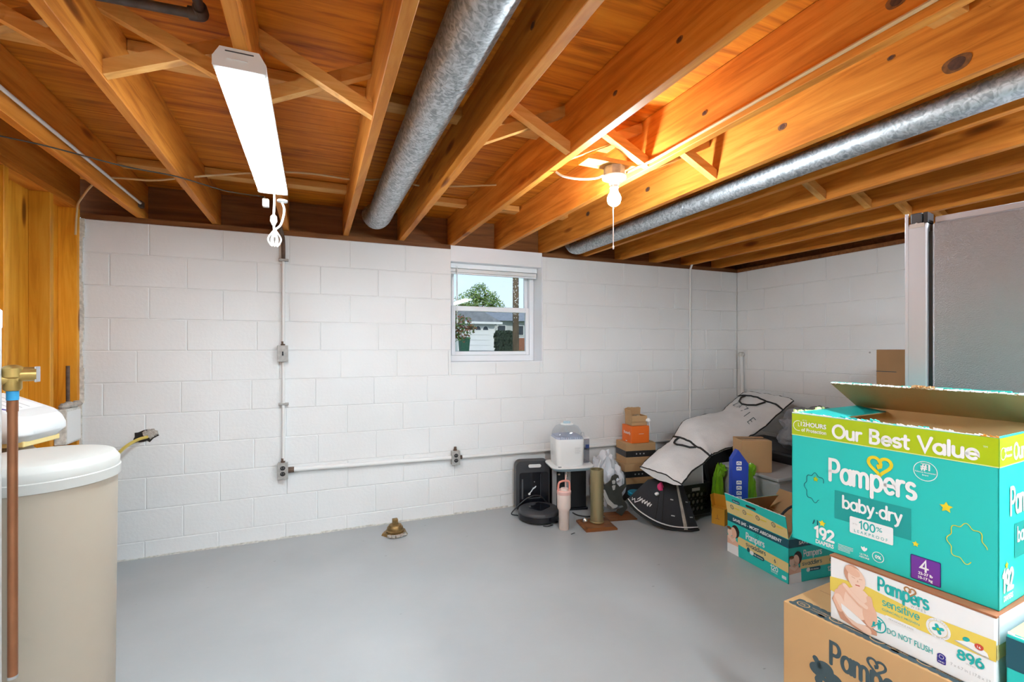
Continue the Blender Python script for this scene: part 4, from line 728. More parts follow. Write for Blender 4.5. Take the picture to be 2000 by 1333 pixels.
# neighbouring teal box at the lower right, on a plain carton
lowc = closed_carton('plain_carton', (1.430, .548, 0), ang(.064, -.998), .40, .34, .366, 'cardboard', 'plain brown carton on the floor under the teal box at the lower right')
tb = empty('swaddlers_diaper_box', (1.430, .548, .367), ang(.064, -.998), label='dark teal diaper box at the lower right edge beside the wipes box', cat='box')
MB().box((0, 0, 0), (.40, .34, .336)).build('body', 'teal', tb, bevel=.003)
p = Print(front()); p.rect('dark_band', 'teal deep', 0, .262, .40, .330, 1); p.font('band_lettering', 'white print', 'SAVE $45 - MOST ABSORBENT', .06, .283, .03, .31, .02, 2)
p.ell('hair_picture', 'hair print', .07, .16, .075, .085, 2); p.ell('hair_picture', 'hair light print', .075, .17, .055, .06, 3, 20); p.ell('hair_picture', 'skin print', .06, .125, .03, .045, 4); p.ell('hair_picture', 'skin light print', .055, .12, .018, .03, 5)
for i in range(5): p.stroke('hair_picture', 'hair print', [(.03+.02*i, .235-.01*i), (.05+.02*i, .18), (.06+.022*i, .12)], .004, 6)
p.build(tb); pt = Print(plane_fn((0, 0, .336), (1, 0, 0), (0, 1, 0))); pt.rect('yellow_top', 'cream print', .0, .012, .40, .34, 1); pt.build(tb); torn_edge(tb, (.002, .004, .336), (.398, .004, .336), 'white print', .006, .005, 40)

# open swaddlers box on the floor further back
sx_, sf = open_carton('open_swaddlers_box', (2.523, 2.332, 0), ang(-.0874, -.996), .469, .352, .252, 'teal', 'cardboard',
    [('f', .135, 10, 'teal', 'cardboard', 0), ('l', .13, -35, 'teal', 'cardboard dark', .004), ('r', .13, 24, 'teal', 'cardboard', .004), ('b', .15, 38, 'teal', 'cardboard dark', 0)],
    'open teal and yellow diaper box with raised flaps standing on the floor')
def family(p, u, v, s):
    k = 'family_picture'; p.ell(k, 'hair dark print', u+.062*s, v+.135*s, .030*s, .036*s, 2); p.ell(k, 'skin print', u+.050*s, v+.125*s, .022*s, .030*s, 3, 15); p.ell(k, 'skin light print', u+.02*s, v+.118*s, .018*s, .024*s, 4); p.ell(k, 'hair print', u+.016*s, v+.142*s, .017*s, .009*s, 5)
    p.poly(k, 'skin print', [(u, v+.095*s), (u+.04*s, v+.10*s), (u+.085*s, v+.075*s), (u+.085*s, v+.04*s), (u, v+.04*s)], 2); p.poly(k, 'white print', [(u, v+.05*s), (u+.085*s, v+.055*s), (u+.088*s, v), (u, v)], 3); p.stroke(k, 'skin light print', [(u+.012*s, v+.09*s), (u+.04*s, v+.075*s), (u+.06*s, v+.09*s)], .016*s, 4)
p = Print(front())
p.rect('dark_band', 'teal deep', 0, .203, .469, .2515, 1); p.font('band_lettering', 'white print', 'SAVE $45 - MOST ABSORBENT', .048, .217, .026, .375, .03, 2)
p.poly('yellow_band', 'cream print', [(.09, .130), (.09, .078), (.469, .062), (.469, .118)], 1)
p.text('printed_lettering', 'white print', 'Pampers', .158, .141, .038, .165, .145, 2); p.heart('printed_heart', 'teal dark', .243, .186, .03, .14, 2); p.text('product_lettering', 'teal deep', 'swaddlers', .158, .096, .026, .14, .155, 2)
p.rr('pill_badge', 'teal deep', .205, .055, .300, .078, .010, 2); p.font('pill_badge', 'white print', '0% chlorine', .225, .062, .012, .065, .02, 3); p.ell('pill_badge', 'white print', .205, .069, .016, .013, 3); p.ell('pill_badge', 'teal deep', .178, .078, .012, .014, 2)
p.ringl('size_mark', 'gold print', .378, .092, .020, .002, 2); p.text('size_mark', 'teal deep', '6', .371, .083, .020, .16, None, 3); p.text('count', 'white print', '120', .345, .034, .026, .22, .055, 2); p.font('count_words', 'white print', 'DIAPERS', .35, .020, .010, .045, .02, 2); p.rr('corner_mark', 'white print', .425, .016, .455, .034, .004, 2)
family(p, .0, .0, 1.12); p.build(sx_)
p = Print(right(.469)); p.rect('dark_band', 'teal deep', 0, .203, .352, .2515, 1); p.font('band_lettering', 'white print', 'SAVE $45 - MOST', .075, .217, .026, .24, .03, 2); p.rect('yellow_band', 'cream print', .085, .075, .352, .125, 1); p.text('printed_lettering', 'white print', 'Pampers', .11, .143, .036, .165, .14, 2); p.text('product_lettering', 'teal deep', 'swaddlers', .10, .092, .024, .14, .15, 2); p.rr('pill_badge', 'teal deep', .15, .052, .24, .074, .010, 2); p.font('pill_badge', 'white print', '0% chlorine', .165, .058, .012, .06, .02, 3); p.ell('pill_badge', 'white print', .145, .063, .014, .012, 3); p.text('size_mark', 'teal deep', '6', .31, .09, .022, .16, None, 2); p.text('count', 'white print', '120', .295, .035, .024, .22, .05, 2); family(p, .002, .0, 1.05); p.build(sx_)
p = Print(plane_fn((0, -.002, 0), (1, 0, 0), (0, 0, 1))); p.poly('yellow_band', 'cream print', [(.0, .085), (.0, .045), (.0, .004), (.469, .004), (.469, .065), (.2, .09)], 1); p.rr('brand_tab', 'teal deep', .06, .092, .125, .112, .008, 2); p.font('brand_tab', 'white print', 'Pampers', .068, .097, .012, .05, .02, 3); p.rr('hand_hole', 'hole dark', .175, .098, .255, .114, .008, 2)
for i, u in enumerate((.05, .155, .26, .375)): p.ell('icon', 'slate print', u, .055, .015, h=2); p.ell('icon', 'cream print', u, .055, .011, h=3); p.stroke('icon', 'slate print', [(u-.005, .05), (u, .06), (u+.005, .05)], .0025, 4); p.rect('icon_text', 'gold print', u+.02, .052, u+.065, .058, 2)
p.build(sf['f'])
torn_edge(sf['f'], (0, -.001, .135), (.469, -.001, .135), 'white print', .004, .005, 40)
tag(MB().tube(curve([(2.56, 2.02, .26), (2.60, 1.98, .36), (2.66, 1.95, .40), (2.74, 1.93, .38), (2.80, 1.92, .30)]), .007, 8).build('black_strap', 'black fabric'), 'black strap looped over the open diaper box on the floor', 'strap')

# ------------------------------------------------------------------ refrigerator and boxes by the right wall
fr = empty('refrigerator', (1.953, 1.015, 0), RAD(10.6), label='dark stainless refrigerator with its side to the room', cat='refrigerator')
MB().box((0.006, -.78, .03), (.90, -.072, 1.776)).build('body', 'fridge side', fr, bevel=.006)
MB().box((.012, -.074, .06), (.89, -.062, 1.75)).build('gasket', 'black plastic', fr)
dr = MB().box((0, -.0615, .06), (.448, 0, 1.782)).build('door', 'fridge door', fr, bevel=.006); MB().box((.452, -.0615, .06), (.90, 0, 1.782)).build('door', 'fridge door', fr, bevel=.006)
MB().box((-.0012, -.008, .06), (.004, .0015, 1.822)).build('edge_trim', 'fridge door', dr, bevel=.001); MB().box((.001, -.0615, 1.7825), (.06, -.050, 1.818)).build('hinge_guard', 'black plastic', dr)
MB().box((.002, -.046, 1.7825), (.10, -.012, 1.820)).build('hinge_cover', 'charcoal plastic', dr, bevel=.004); MB().lathe([(.012, 1.776), (.012, 1.812)], 12, c=(.014, -.03, 0)).build('hinge_pin', 'steel', dr)
MB().box((-.0015, -.052, 1.768), (.002, -.012, 1.7825)).build('hinge_plate', 'steel', dr)
MB().box((.02, -.42, 1.7765), (.86, -.075, 1.800)).build('top_cover', 'fridge door', fr, bevel=.004); MB().box((.03, -.56, 1.7765), (.80, -.425, 1.812)).build('rear_top_cover', 'black plastic', fr, bevel=.004)
for z0 in (.9, ): MB().tube([(.42, .035, .7), (.42, .045, .75), (.42, .045, 1.5), (.42, .035, 1.55)], .012).build('handle', 'fridge door', dr)
bx1 = closed_carton('moving_box', (3.50, 1.99, 0), -pi/2, .60, .56, .745, 'cardboard dark', 'tall brown moving box on the floor by the right wall under another box')
bx2 = closed_carton('moving_box', (3.50, 1.99, .747), -pi/2, .60, .56, .585, 'cardboard dark', 'brown box with recycling arrows on top by the right wall beside the refrigerator')
p = Print(front()); p.stroke('recycling_mark', 'leaf green', [(.03, .24), (.045, .24), (.07, .25), (.08, .27)], .016, 1); p.stroke('recycling_mark', 'slate print', [(.03, .24), (.028, .265), (.045, .285)], .014, 2); p.poly('recycling_mark', 'leaf green', [(.058, .283), (.098, .268), (.075, .308)], 2); p.stroke('recycling_mark', 'slate print', [(.05, .285), (.07, .295)], .012, 1); p.rect('printed_line', 'slate print', .13, .235, .3, .243, 1); p.rect('fold_line', 'slate print', .0, .437, .12, .441, 1); p.build(bx2)

# ------------------------------------------------------------------ clutter along the back wall
from mathutils import noise as NZ
def blob(c, r, amp=.18, freq=2.2, sub=4, seed=0, flat=True):
    bm = bmesh.new(); bmesh.ops.create_icosphere(bm, subdivisions=sub, radius=1); m = MB(); vs = []
    for v in bm.verts:
        p = v.co.copy(); k = 1+amp*NZ.noise(p*freq+V3((seed, seed*2.3, 0)))+amp*.5*NZ.noise(p*freq*2.7+V3((0, seed, 5)))
        q = V3((p.x*r[0]*k, p.y*r[1]*k, p.z*r[2]*k))
        if flat: q.z = max(q.z, -r[2]*.72)
        vs.append((c[0]+q.x, c[1]+q.y, c[2]+q.z))
    m.add(vs, [tuple(v.index for v in f.verts) for f in bm.faces], 0, None, True); bm.free(); return m
sp = empty('black_case', (1.523, 3.555, 0), ang(.287, -.060), label='tall black plastic case with a carry handle against the back wall', cat='case')
pr = rrect(.285, .41, .045, 6, .1425, .205); Rx = Matrix.Rotation(pi/2, 4, 'X')
MB().prism(pr, -.085, 0, 0, Rx).build('shell', 'charcoal plastic', sp, bevel=.008, seg=3); MB().prism(rrect(.245, .30, .02, 4, .15, .165), 0, .005, 0, Rx).build('front_panel', 'black gloss', sp, bevel=.002)
MB().prism(rrect(.12, .033, .015, 5, .155, .37), 0, .004, 0, Rx).build('handle_recess', 'charcoal plastic', sp); MB().prism(rrect(.105, .026, .012, 5, .155, .37), .003, .014, 0, Rx).build('handle', 'white plastic', sp, bevel=.004)
MB().box((.045, -.011, .10), (.058, -.005, .265)).build('side_rail', 'dark grey plastic', sp, bevel=.003); MB().tube([(.10, -.008, .105), (.20, -.008, .105), (.205, -.008, .11), (.205, -.008, .30)], .0022, 6).build('inset_line', 'dark grey plastic', sp)
p = Print(plane_fn((0, -.005, 0), (1, 0, 0), (0, 0, 1))); p.ell('emblem', 'white print', .11, .14, .010, h=2); p.stroke('emblem', 'white print', [(.115, .148), (.13, .165), (.137, .178), (.15, .186), (.165, .20)], .008, 2); p.stroke('emblem', 'white print', [(.14, .188), (.16, .19)], .006, 3); p.ell('emblem', 'white print', .153, .238, .003, h=2); p.build(sp)
rb = empty('robot_vacuum', (1.63, 3.345, 0), label='round black robot vacuum on the floor in front of the black case', cat='robot vacuum')
MB().lathe([(.14, .006), (.162, .014), (.166, .03), (.166, .062), (.158, .078), (.15, .082), (.06, .083), (.001, .083)], 48).build('body', 'charcoal plastic', rb); 
MB().loft([[(.168*cos(t), .168*sin(t), z) for t in [pi*1.02+pi*.96*i/24 for i in range(25)]]+[(.160*cos(t), .160*sin(t), z) for t in [pi*1.98-pi*.96*i/24 for i in range(25)]] for z in (.018, .058)], smooth=False).build('bumper', 'black gloss', rb)
MB().prism(rrect(.15, .13, .03, 5, .02, .01), .083, .089).build('lid_plate', 'black gloss', rb, bevel=.002, rz=.5); MB().lathe([(.03, .083), (.03, .092), (.024, .096), (.001, .096)], 20, c=(-.02, .09, 0)).build('sensor_turret', 'charcoal plastic', rb)
MB().tube(curve([(-.05, -.17, .006), (-.02, -.185, .004), (.03, -.175, .004)]), .004, 6).build('side_brush', 'black plastic', rb)
cable('power_cable', [(1.50, 3.45, .006), (1.46, 3.50, .006), (1.50, 3.53, .03), (1.56, 3.525, .08), (1.62, 3.52, .115), (1.69, 3.51, .125), (1.74, 3.50, .10), (1.79, 3.46, .03)], .005, 'black plastic', 'black power cord draped over the robot vacuum')
cable('power_cable', [(1.93, 3.34, .006), (1.94, 3.27, .006), (1.99, 3.22, .006), (2.06, 3.22, .006), (2.10, 3.28, .006)], .005, 'black plastic', 'black cord on the floor behind the brass shell case')
ap = empty('black_appliance', (1.80, 3.44, 0), RAD(-14), label='black and silver countertop appliance standing on the floor under the sterilizer', cat='appliance')
MB().box((0, .03, 0), (.29, .20, .375)).build('body', 'black plastic', ap, bevel=.004); MB().box((-.002, 0, .0), (.30, .205, .02)).build('base', 'black gloss', ap, bevel=.004)
for x0, x1 in ((.0, .035), (.105, .155)): MB().box((x0, .005, .021), (x1, .029, .374)).build('silver_column', 'silver plastic', ap, bevel=.003)
MB().box((.157, .012, .021), (.288, .029, .374)).build('side_panel', 'black plastic', ap, bevel=.002); MB().lathe([(.011, 0), (.011, .02), (.007, .024)], 14, M=Matrix.Translation((.055, .028, .30)) @ Rx).build('knob', 'chrome', ap); MB().box((.04, .02, .10), (.06, .029, .19)).build('lever', 'dark grey plastic', ap); MB().tube([(.12, .003, .28), (.12, .003, .375)], .006).build('spout', 'chrome', ap)
st = empty('bottle_sterilizer', (1.895, 3.335, .378), RAD(-12), label='white bottle sterilizer with a clear dome on a pale blue base', cat='sterilizer')
MB().loft([ring(rrect(.29, .25, .06, 6), 0), ring(rrect(.34, .29, .07, 6), .018), ring(rrect(.35, .30, .07, 6), .026)]).build('base_tray', 'pale blue', st); MB().loft([ring(rrect(.352, .302, .07, 6), .026), ring(rrect(.352, .302, .07, 6), .034), ring(rrect(.33, .28, .06, 6), .038)]).build('tray_top', 'white plastic', st); MB().box((-.13, -.138, .0385), (-.105, -.128, .041)).build('button', 'charcoal plastic', st)
MB().loft([ring(rrect(.22, .215, .035, 6, -.02), .038), ring(rrect(.225, .22, .038, 6, -.02), .05), ring(rrect(.235, .225, .04, 6, -.02), .235), ring(rrect(.225, .215, .04, 6, -.02), .245)]).build('body', 'white plastic', st)
MB().loft([ring(rrect(.225, .215, .04, 6, -.02), .246), ring(rrect(.21, .20, .04, 6, -.02), .262), ring(rrect(.17, .16, .04, 6, -.02), .270)]).build('rack', 'lilac grey', st)
for i in range(10): MB().box((-.105+.018*i, -.107, .246), (-.099+.018*i, -.1035, .262)).build('rack_rib', 'denim lid', st)
dm = MB().loft([ring(rrect(.218, .21, .04, 6, -.02), .264), ring(rrect(.205, .195, .045, 6, -.02), .30), ring(rrect(.17, .16, .05, 6, -.02), .335), ring(rrect(.10, .10, .045, 6, -.02), .350)]).build('dome_lid', 'clear plastic', st)
MB().loft([ring(rrect(.105, .105, .05, 6, -.02), .350), ring(rrect(.095, .095, .045, 6, -.02), .358)]).build('dome_cap', 'white plastic', dm); MB().loft([ring(rrect(.06, .03, .014, 5, -.02), .358), ring(rrect(.055, .026, .012, 5, -.02), .374)]).build('dome_knob', 'pale blue', dm)
MB().box((.103, -.05, .045), (.155, .06, .235)).build('water_tank', 'smoky plastic', st, bevel=.006); MB().box((.101, -.053, .235), (.158, .063, .248)).build('water_tank_lid', 'white plastic', st, bevel=.004); MB().tube(curve([(.09, .0, .25), (.10, .0, .275), (.12, .0, .278), (.125, .0, .25)]), .004).build('tank_loop', 'clear plastic', st); MB().box((.12, -.054, .16), (.15, -.0505, .19)).build('tank_mark', 'navy print', st)
p = Print(plane_fn((-.02, -.1135, .05), (1, 0, 0), (0, 0, 1))); p.rect('rating_label', 'grey print', .03, .13, .085, .131, 1); [p.rect('rating_label', 'grey print', .03, .128-.007*i, .03+.05*random.uniform(.6, 1), .1295-.007*i, 1) for i in range(7)]; p.build(st)
p = Print(plane_fn((-.138, .06, .05), (0, -1, 0), (0, 0, 1))); [p.rect('side_label', 'grey print', .02, .14-.008*i, .02+.07*random.uniform(.6, 1), .1415-.008*i, 1) for i in range(11)]; p.build(st)
tu = empty('pink_tumbler', (1.703, 3.075, 0), label='tall blush pink tumbler with a coral handle lid on the floor', cat='tumbler')
MB().lathe([(.034, 0), (.037, .004), (.039, .14), (.048, .155), (.050, .165), (.051, .262), (.050, .266)], 30).build('cup', 'blush', tu); MB().lathe([(.0515, .262), (.053, .266), (.053, .285), (.048, .29), (.02, .292), (.001, .292)], 30).build('lid', 'coral pale', tu); MB().lathe([(.030, .29), (.028, .305), (.001, .307)], 20, c=(0, -.006, 0)).build('spout_cap', 'blush', tu)
MB().tube(curve([(-.046, 0, .27), (-.048, 0, .31), (-.042, 0, .345), (-.02, 0, .356), (.02, 0, .356), (.042, 0, .345), (.048, 0, .31), (.046, 0, .27)], 5), .0075, 8).build('handle', 'coral', tu); MB().tube([(.018, .006, .29), (.020, .008, .40)], .0038).build('straw', 'coral pale', tu)
sc = empty('brass_shell_case', (1.962, 3.04, 0), ang(.234, -.046), label='tall brass shell casing mounted on a wooden plaque', cat='shell casing')
MB().loft([ring(rrect(.245, .225, .004, 2), 0), ring(rrect(.245, .225, .004, 2), .012), ring(rrect(.215, .195, .004, 2), .021)], smooth=False).build('plaque', 'plaque wood', sc)
MB().lathe([(.052, .0215), (.055, .024), (.055, .030), (.050, .034), (.0505, .36), (.0505, .422), (.0465, .422), (.046, .40), (.046, .30)], 40, c=(.012, .02, 0), cap=False).build('casing', 'shell brass', sc); MB().lathe([(.046, .30), (.001, .30)], 40, c=(.012, .02, 0), cap=False).build('casing_floor', 'old brass', sc)
MB().lathe([(.018, .0215), (.022, .03), (.018, .045), (.006, .055)], 14, c=(-.078, .03, 0)).build('metal_ornament', 'chrome', sc); [MB().box((.060, .018, .10+.035*i), (.068, .024, .11+.035*i)).build('notch', 'old brass', sc) for i in range(7)]
fg = empty('metal_figure', (2.232, 3.13, 0), RAD(-12), label='dark cut-out metal figure with a curled top on a small brown board', cat='sculpture')
MB().box((-.115, -.085, 0), (.115, .095, .009)).build('board', 'plaque wood', fg, bevel=.002)
FP = [(400, 1090), (355, 1055), (370, 1030), (430, 1010), (420, 990), (340, 1000), (290, 950), (255, 880), (215, 800), (210, 745), (238, 788), (300, 745), (312, 708), (345, 690), (375, 703), (384, 737), (366, 724), (352, 735), (355, 775), (390, 815), (440, 790), (446, 700), (455, 810), (410, 870), (420, 930), (460, 985), (467, 1020), (430, 1060), (412, 1090)]
fk = lambda P: [((x-385)*.00083, (1090-y)*.00083) for x, y in P]
MB().prism(fk(FP), -.006, .006, 0, Matrix.Translation((.0, 0, .009)) @ Rx).build('silhouette', 'cutout dark', fg); MB().prism(fk([(215, 830), (235, 830), (275, 920), (330, 975), (365, 985), (360, 1005), (315, 1010), (255, 960), (225, 890)]), -.004, .012, 0, Matrix.Translation((.0, 0, .009)) @ Rx).build('pale_curve', 'cutout pale', fg); MB().prism(fk([(308, 800), (322, 790), (345, 795), (335, 835), (318, 840)]), .0062, .010, 0, Matrix.Translation((.0, 0, .009)) @ Rx).build('pale_chest', 'cutout pale', fg); MB().prism(fk([(308, 750), (330, 742), (345, 755), (338, 780), (312, 780)]), .0062, .010, 0, Matrix.Translation((.0, 0, .009)) @ Rx).build('face', 'board grey', fg)
pb = empty('white_plastic_bag', (2.27, 3.38, 0), label='crumpled white plastic bag behind the metal figure', cat='bag'); blob((0, 0, .19), (.13, .12, .26), .35, 2.6, 4, 3).build('bag', 'plastic bag', pb); MB().tube(curve([(-.09, -.07, .42), (-.13, -.10, .36), (-.11, -.12, .28), (-.05, -.12, .22), (.05, -.13, .26)]), .006).build('handle', 'white plastic', pb); blob((.10, -.06, .20), (.05, .05, .12), .3, 3, 3, 9, False).build('bag_fold', 'plastic bag', pb)
# stack of parcels
low = tag(MB().box((0, 0, 0), (.30, .22, .143)).build('flat_case', 'charcoal plastic', None, (2.505, 3.435, 0), RAD(-8), bevel=.006), 'low charcoal case on the floor under the parcel stack', 'case')
def parcel(z, label, dx=0, rz=-8):
    r = empty('parcel', (2.505+dx, 3.428, z), RAD(rz), label=label, cat='box'); MB().box((0, 0, 0), (.285, .20, .179)).build('body', 'cardboard', r, bevel=.002)
    MB().box((-.0008, -.0008, .058), (.2858, .2008, .112)).build('tape_band', 'tape dark', r)
    for i in range(3): MB().prism(arc(0, 0, .007, .007, 0, 360, 10)[:-1], 0, .0006, 0, Matrix.Translation((.10+.035*i, -.0008, .085)) @ Rx).build('tape_print', 'grey print', r)
    return r
parcel(.144, 'lower brown parcel box with a black tape band in the stack by the wall'); parcel(.324, 'upper brown parcel box with a black tape band under the orange box', .012, -10)
ob = closed_carton('orange_box', (2.560, 3.405, .504), RAD(-6), .175, .165, .150, 'orange card', 'bright orange mailer box on top of the parcel stack')
p = Print(plane_fn((0, .165, 0), (0, -1, 0), (0, 0, 1))); p.font('printed_name', 'white print', 'Shutterfly', .03, .075, .034, .115, .02, 1); p.rect('printed_mark', 'white print', .062, .008, .09, .016, 1); p.build(ob); p = Print(front()); p.rect('printed_line', 'white print', .07, .08, .12, .083, 1); p.build(ob)
tbx, tf = open_carton('torn_box', (2.575, 3.425, .656), RAD(-8), .15, .12, .085, 'cardboard', 'cardboard dark', [('b', .06, -5, 'cardboard', 'cardboard', 0), ('l', .055, 8, 'cardboard', 'cardboard', 0), ('f', .05, 172, 'cardboard', 'cardboard', 0)], 'small torn cardboard box on top of the orange box')
blob((.075, .05, .04), (.07, .05, .05), .3, 4, 3, 5).build('kraft_padding', 'kraft wrap', tbx); torn_edge(tbx, (.01, .118, .143), (.14, .118, .143), 'cardboard', .004, .010, 34); blob((.155, -.012, .045), (.022, .018, .02), .4, 3, 2, 2, False).build('white_tape', 'white print', tbx); MB().tube([(.16, -.02, .04), (.166, -.026, -.03), (.175, -.026, -.06)], .003).build('tape_tail', 'white print', tbx); MB().box((.045, .1145, .09), (.055, .1165, .14)).build('tape_strip', 'tape dark', tbx)
jr = empty('blue_lid_jar', (2.465, 3.225, 0), label='clear round tub with a blue lid beneath the parcel stack', cat='jar'); MB().lathe([(.05, 0), (.058, .01), (.06, .125)], 24).build('tub', 'clear plastic', jr); MB().lathe([(.0605, .118), (.066, .122), (.066, .142), (.06, .148), (.001, .15)], 24).build('lid', 'blue lid', jr); MB().lathe([(.05, .004), (.052, .08), (.001, .085)], 20).build('contents', 'board grey', jr)

# black milk crate and what stands in it
def holed_panel(mb, w, h, t, nx, nz, x0, z0, cw, ch, r, M):
    xs = [0, x0]+[x0+cw*i for i in range(1, nx+1)]+[w]; zs = [0, z0]+[z0+ch*i for i in range(1, nz+1)]+[h]
    for i in range(len(xs)-1):
        for j in range(len(zs)-1):
            a, b, c, d = xs[i], xs[i+1], zs[j], zs[j+1]
            if b-a < 1e-5 or d-c < 1e-5: continue
            if 1 <= i <= nx and 1 <= j <= nz:
                cx, cz = (a+b)/2, (c+d)/2; O = []; I = []
                for k in range(16):
                    th = RAD(22.5*k); q = max(abs(cos(th))/((b-a)/2), abs(sin(th))/((d-c)/2)); O.append((cx+cos(th)/q, cz+sin(th)/q)); I.append((cx+r*cos(th), cz+r*sin(th)))
                V = [(x, 0, z) for x, z in O]+[(x, 0, z) for x, z in I]+[(x, t, z) for x, z in O]+[(x, t, z) for x, z in I]; Fs = []
                for k in range(16): n = (k+1) % 16; Fs += [(k, n, 16+n, 16+k), (32+n, 32+k, 48+k, 48+n), (16+k, 16+n, 48+n, 48+k)]
                mb.add(V, Fs, 0, M)
            else: mb.box((a, 0, c), (b, t, d), 0, M)
cr_ = empty('milk_crate', (2.622, 2.872, 0), label='black plastic milk crate with round holes beside the black apron bag', cat='crate')
for nm, M in (('front_panel', Matrix()), ('back_panel', Matrix.Translation((0, .293, 0))), ('side_panel', Matrix.Translation((.007, 0, 0)) @ Matrix.Rotation(pi/2, 4, 'Z')), ('side_panel', Matrix.Translation((.30, 0, 0)) @ Matrix.Rotation(pi/2, 4, 'Z'))):
    mb = MB(); holed_panel(mb, .30, .265, .007, 6, 3, .02, .045, .0433, .055, .0165, M); mb.build(nm, 'black plastic', cr_)
MB().box((.007, .007, 0), (.293, .293, .006)).build('bottom', 'black plastic', cr_); frame(MB(), 0, .30, -.006, .006, .012, 0, 0, .012, .012) if False else None
rm = MB(); rm.box((-.006, -.006, .252), (.306, .0, .268)); rm.box((-.006, .30, .252), (.306, .306, .268)); rm.box((-.006, 0, .252), (0, .30, .268)); rm.box((.30, 0, .252), (.306, .30, .268)); rm.build('rim', 'black plastic', cr_); MB().box((-.004, -.004, .018), (.304, -.0005, .026)).build('base_rib', 'dark grey plastic', cr_); MB().box((-.004, -.004, .002), (.304, -.0005, .01)).build('base_rib', 'dark grey plastic', cr_); MB().box((.11, -.003, .215), (.19, -.0005, .24)).build('handle_plate', 'board grey', cr_, bevel=.003)
gp = empty('framed_board', (2.647, 2.905, .012), label='grey framed panel standing in the milk crate', cat='panel'); MB().box((0, 0, 0), (.24, .012, .45)).build('panel', 'board grey', gp, rot=(RAD(-3), 0, 0)); MB().box((-.006, -.003, 0), (0, .014, .455)).build('edge_strip', 'white print', gp, rot=(RAD(-3), 0, 0)); MB().box((.24, -.003, 0), (.246, .014, .455)).build('edge_strip', 'white print', gp, rot=(RAD(-3), 0, 0)); MB().box((0, -.003, .45), (.24, .014, .456)).build('edge_strip', 'white print', gp, rot=(RAD(-3), 0, 0))

# black apron-shaped bag leaning on the crate
ab = empty('black_apron_bag', (2.45, 2.80, 0), label='black fan-shaped fabric bag with white piping leaning against the milk crate', cat='bag')
hem = curve([(2.235, 3.03, .165), (2.268, 2.95, .095), (2.325, 2.835, .045), (2.405, 2.745, .018), (2.50, 2.69, .012), (2.60, 2.665, .010)], 4); tp = curve([(2.395, 2.985, .315), (2.455, 2.93, .335), (2.52, 2.865, .330), (2.585, 2.815, .305)], 7)
nC = len(hem)-1; O_ = V3((2.45, 2.80, 0))
def fanp(i, v, h=0):
    x = i/nC; t_ = tp[min(int(x*(len(tp)-1)), len(tp)-2)].lerp(tp[min(int(x*(len(tp)-1)), len(tp)-2)+1], x*(len(tp)-1)-min(int(x*(len(tp)-1)), len(tp)-2)); j = min(int(i), nC-1); b = hem[j].lerp(hem[j+1], i-j)
    p = b.lerp(t_, v); out = V3((-.62, -.72, .30)).normalized(); k = .035*sin(pi*min(v*1.1, 1))+.010*sin(x*17)*(1-v)
    return tuple(p+out*(k+h)-O_)
m = MB(); R_ = 10; rows = [[fanp(i, v/R_) for i in range(nC+1)] for v in range(R_+1)]; back = [[(lambda q: (q[0]+.03, q[1]+.035, max(q[2]-.012, .002)))(fanp(i, v/R_)) for i in range(nC+1)] for v in range(R_+1)]
m.loft([r_+b_[::-1] for r_, b_ in zip(rows, back)]); m.build('fabric', 'black fabric', ab)
MB().tube([fanp(i*.5, .05, .004) for i in range(nC*2+1)], .0045, 6).build('white_piping', 'white piping', ab); MB().tube([fanp(i*.5, -.01, .0) for i in range(nC*2+1)], .009, 6).build('hem_edge', 'black piping', ab)
for i in (nC*.42, nC*.50, nC*.86): MB().tube([fanp(i, v/8, .002) for v in range(9)], .003, 5).build('seam', 'black piping', ab)
MB().loft([[fanp(nC*.78, v/8, .003), fanp(nC*.83, v/8, .003), fanp(nC*.83, v/8, .006), fanp(nC*.78, v/8, .006)] for v in range(9)]).build('tan_strap', 'mortar chunk', ab)
KI, KV = .026, .34
pf = Print(lambda u, v, h: fanp(min(max(u/KI, 0), nC), v/KV, h+.004))
XW = nC*KI
pf.stroke('script_lettering', 'white print', [(XW*.05, .066), (XW*.07, .045), (XW*.09, .078), (XW*.12, .05), (XW*.15, .084), (XW*.17, .10)], .006, 2)
for i, x0 in enumerate((.13, .17, .21, .25, .29)): pf.stroke('script_lettering', 'white print', [(XW*x0, .092+.006*(i % 2)), (XW*x0+.010, .128), (XW*x0+.016, .098), (XW*x0+.024, .12)], .006, 2)
for u in (XW*.62, XW*.90):
    for v in (.085, .195): pf.rect('loop_label', 'grey print', u, v, u+.028, v+.008, 2)
pf.build(ab)
for i, v, s_ in ((nC*.42, .80, 1), (nC*.68, 1.0, .8)): q = fanp(i, v, .012); blob(q, (.026*s_, .02*s_, .036*s_), .35, 3, 2, 4, False).build('pink_tag', 'pink', ab)
q = fanp(nC*.38, .62, .012); blob(q, (.018, .012, .014), .3, 3, 2, 6, False).build('white_tag', 'white print', ab)
wt = tag(MB().box((0, 0, 0), (.22, .10, .012)).build('beige_board', 'lid white', None, (2.46, 2.985, .352), rot=(0, RAD(6), RAD(-42))), 'beige board lying on the black bag under the grey bag', 'board')

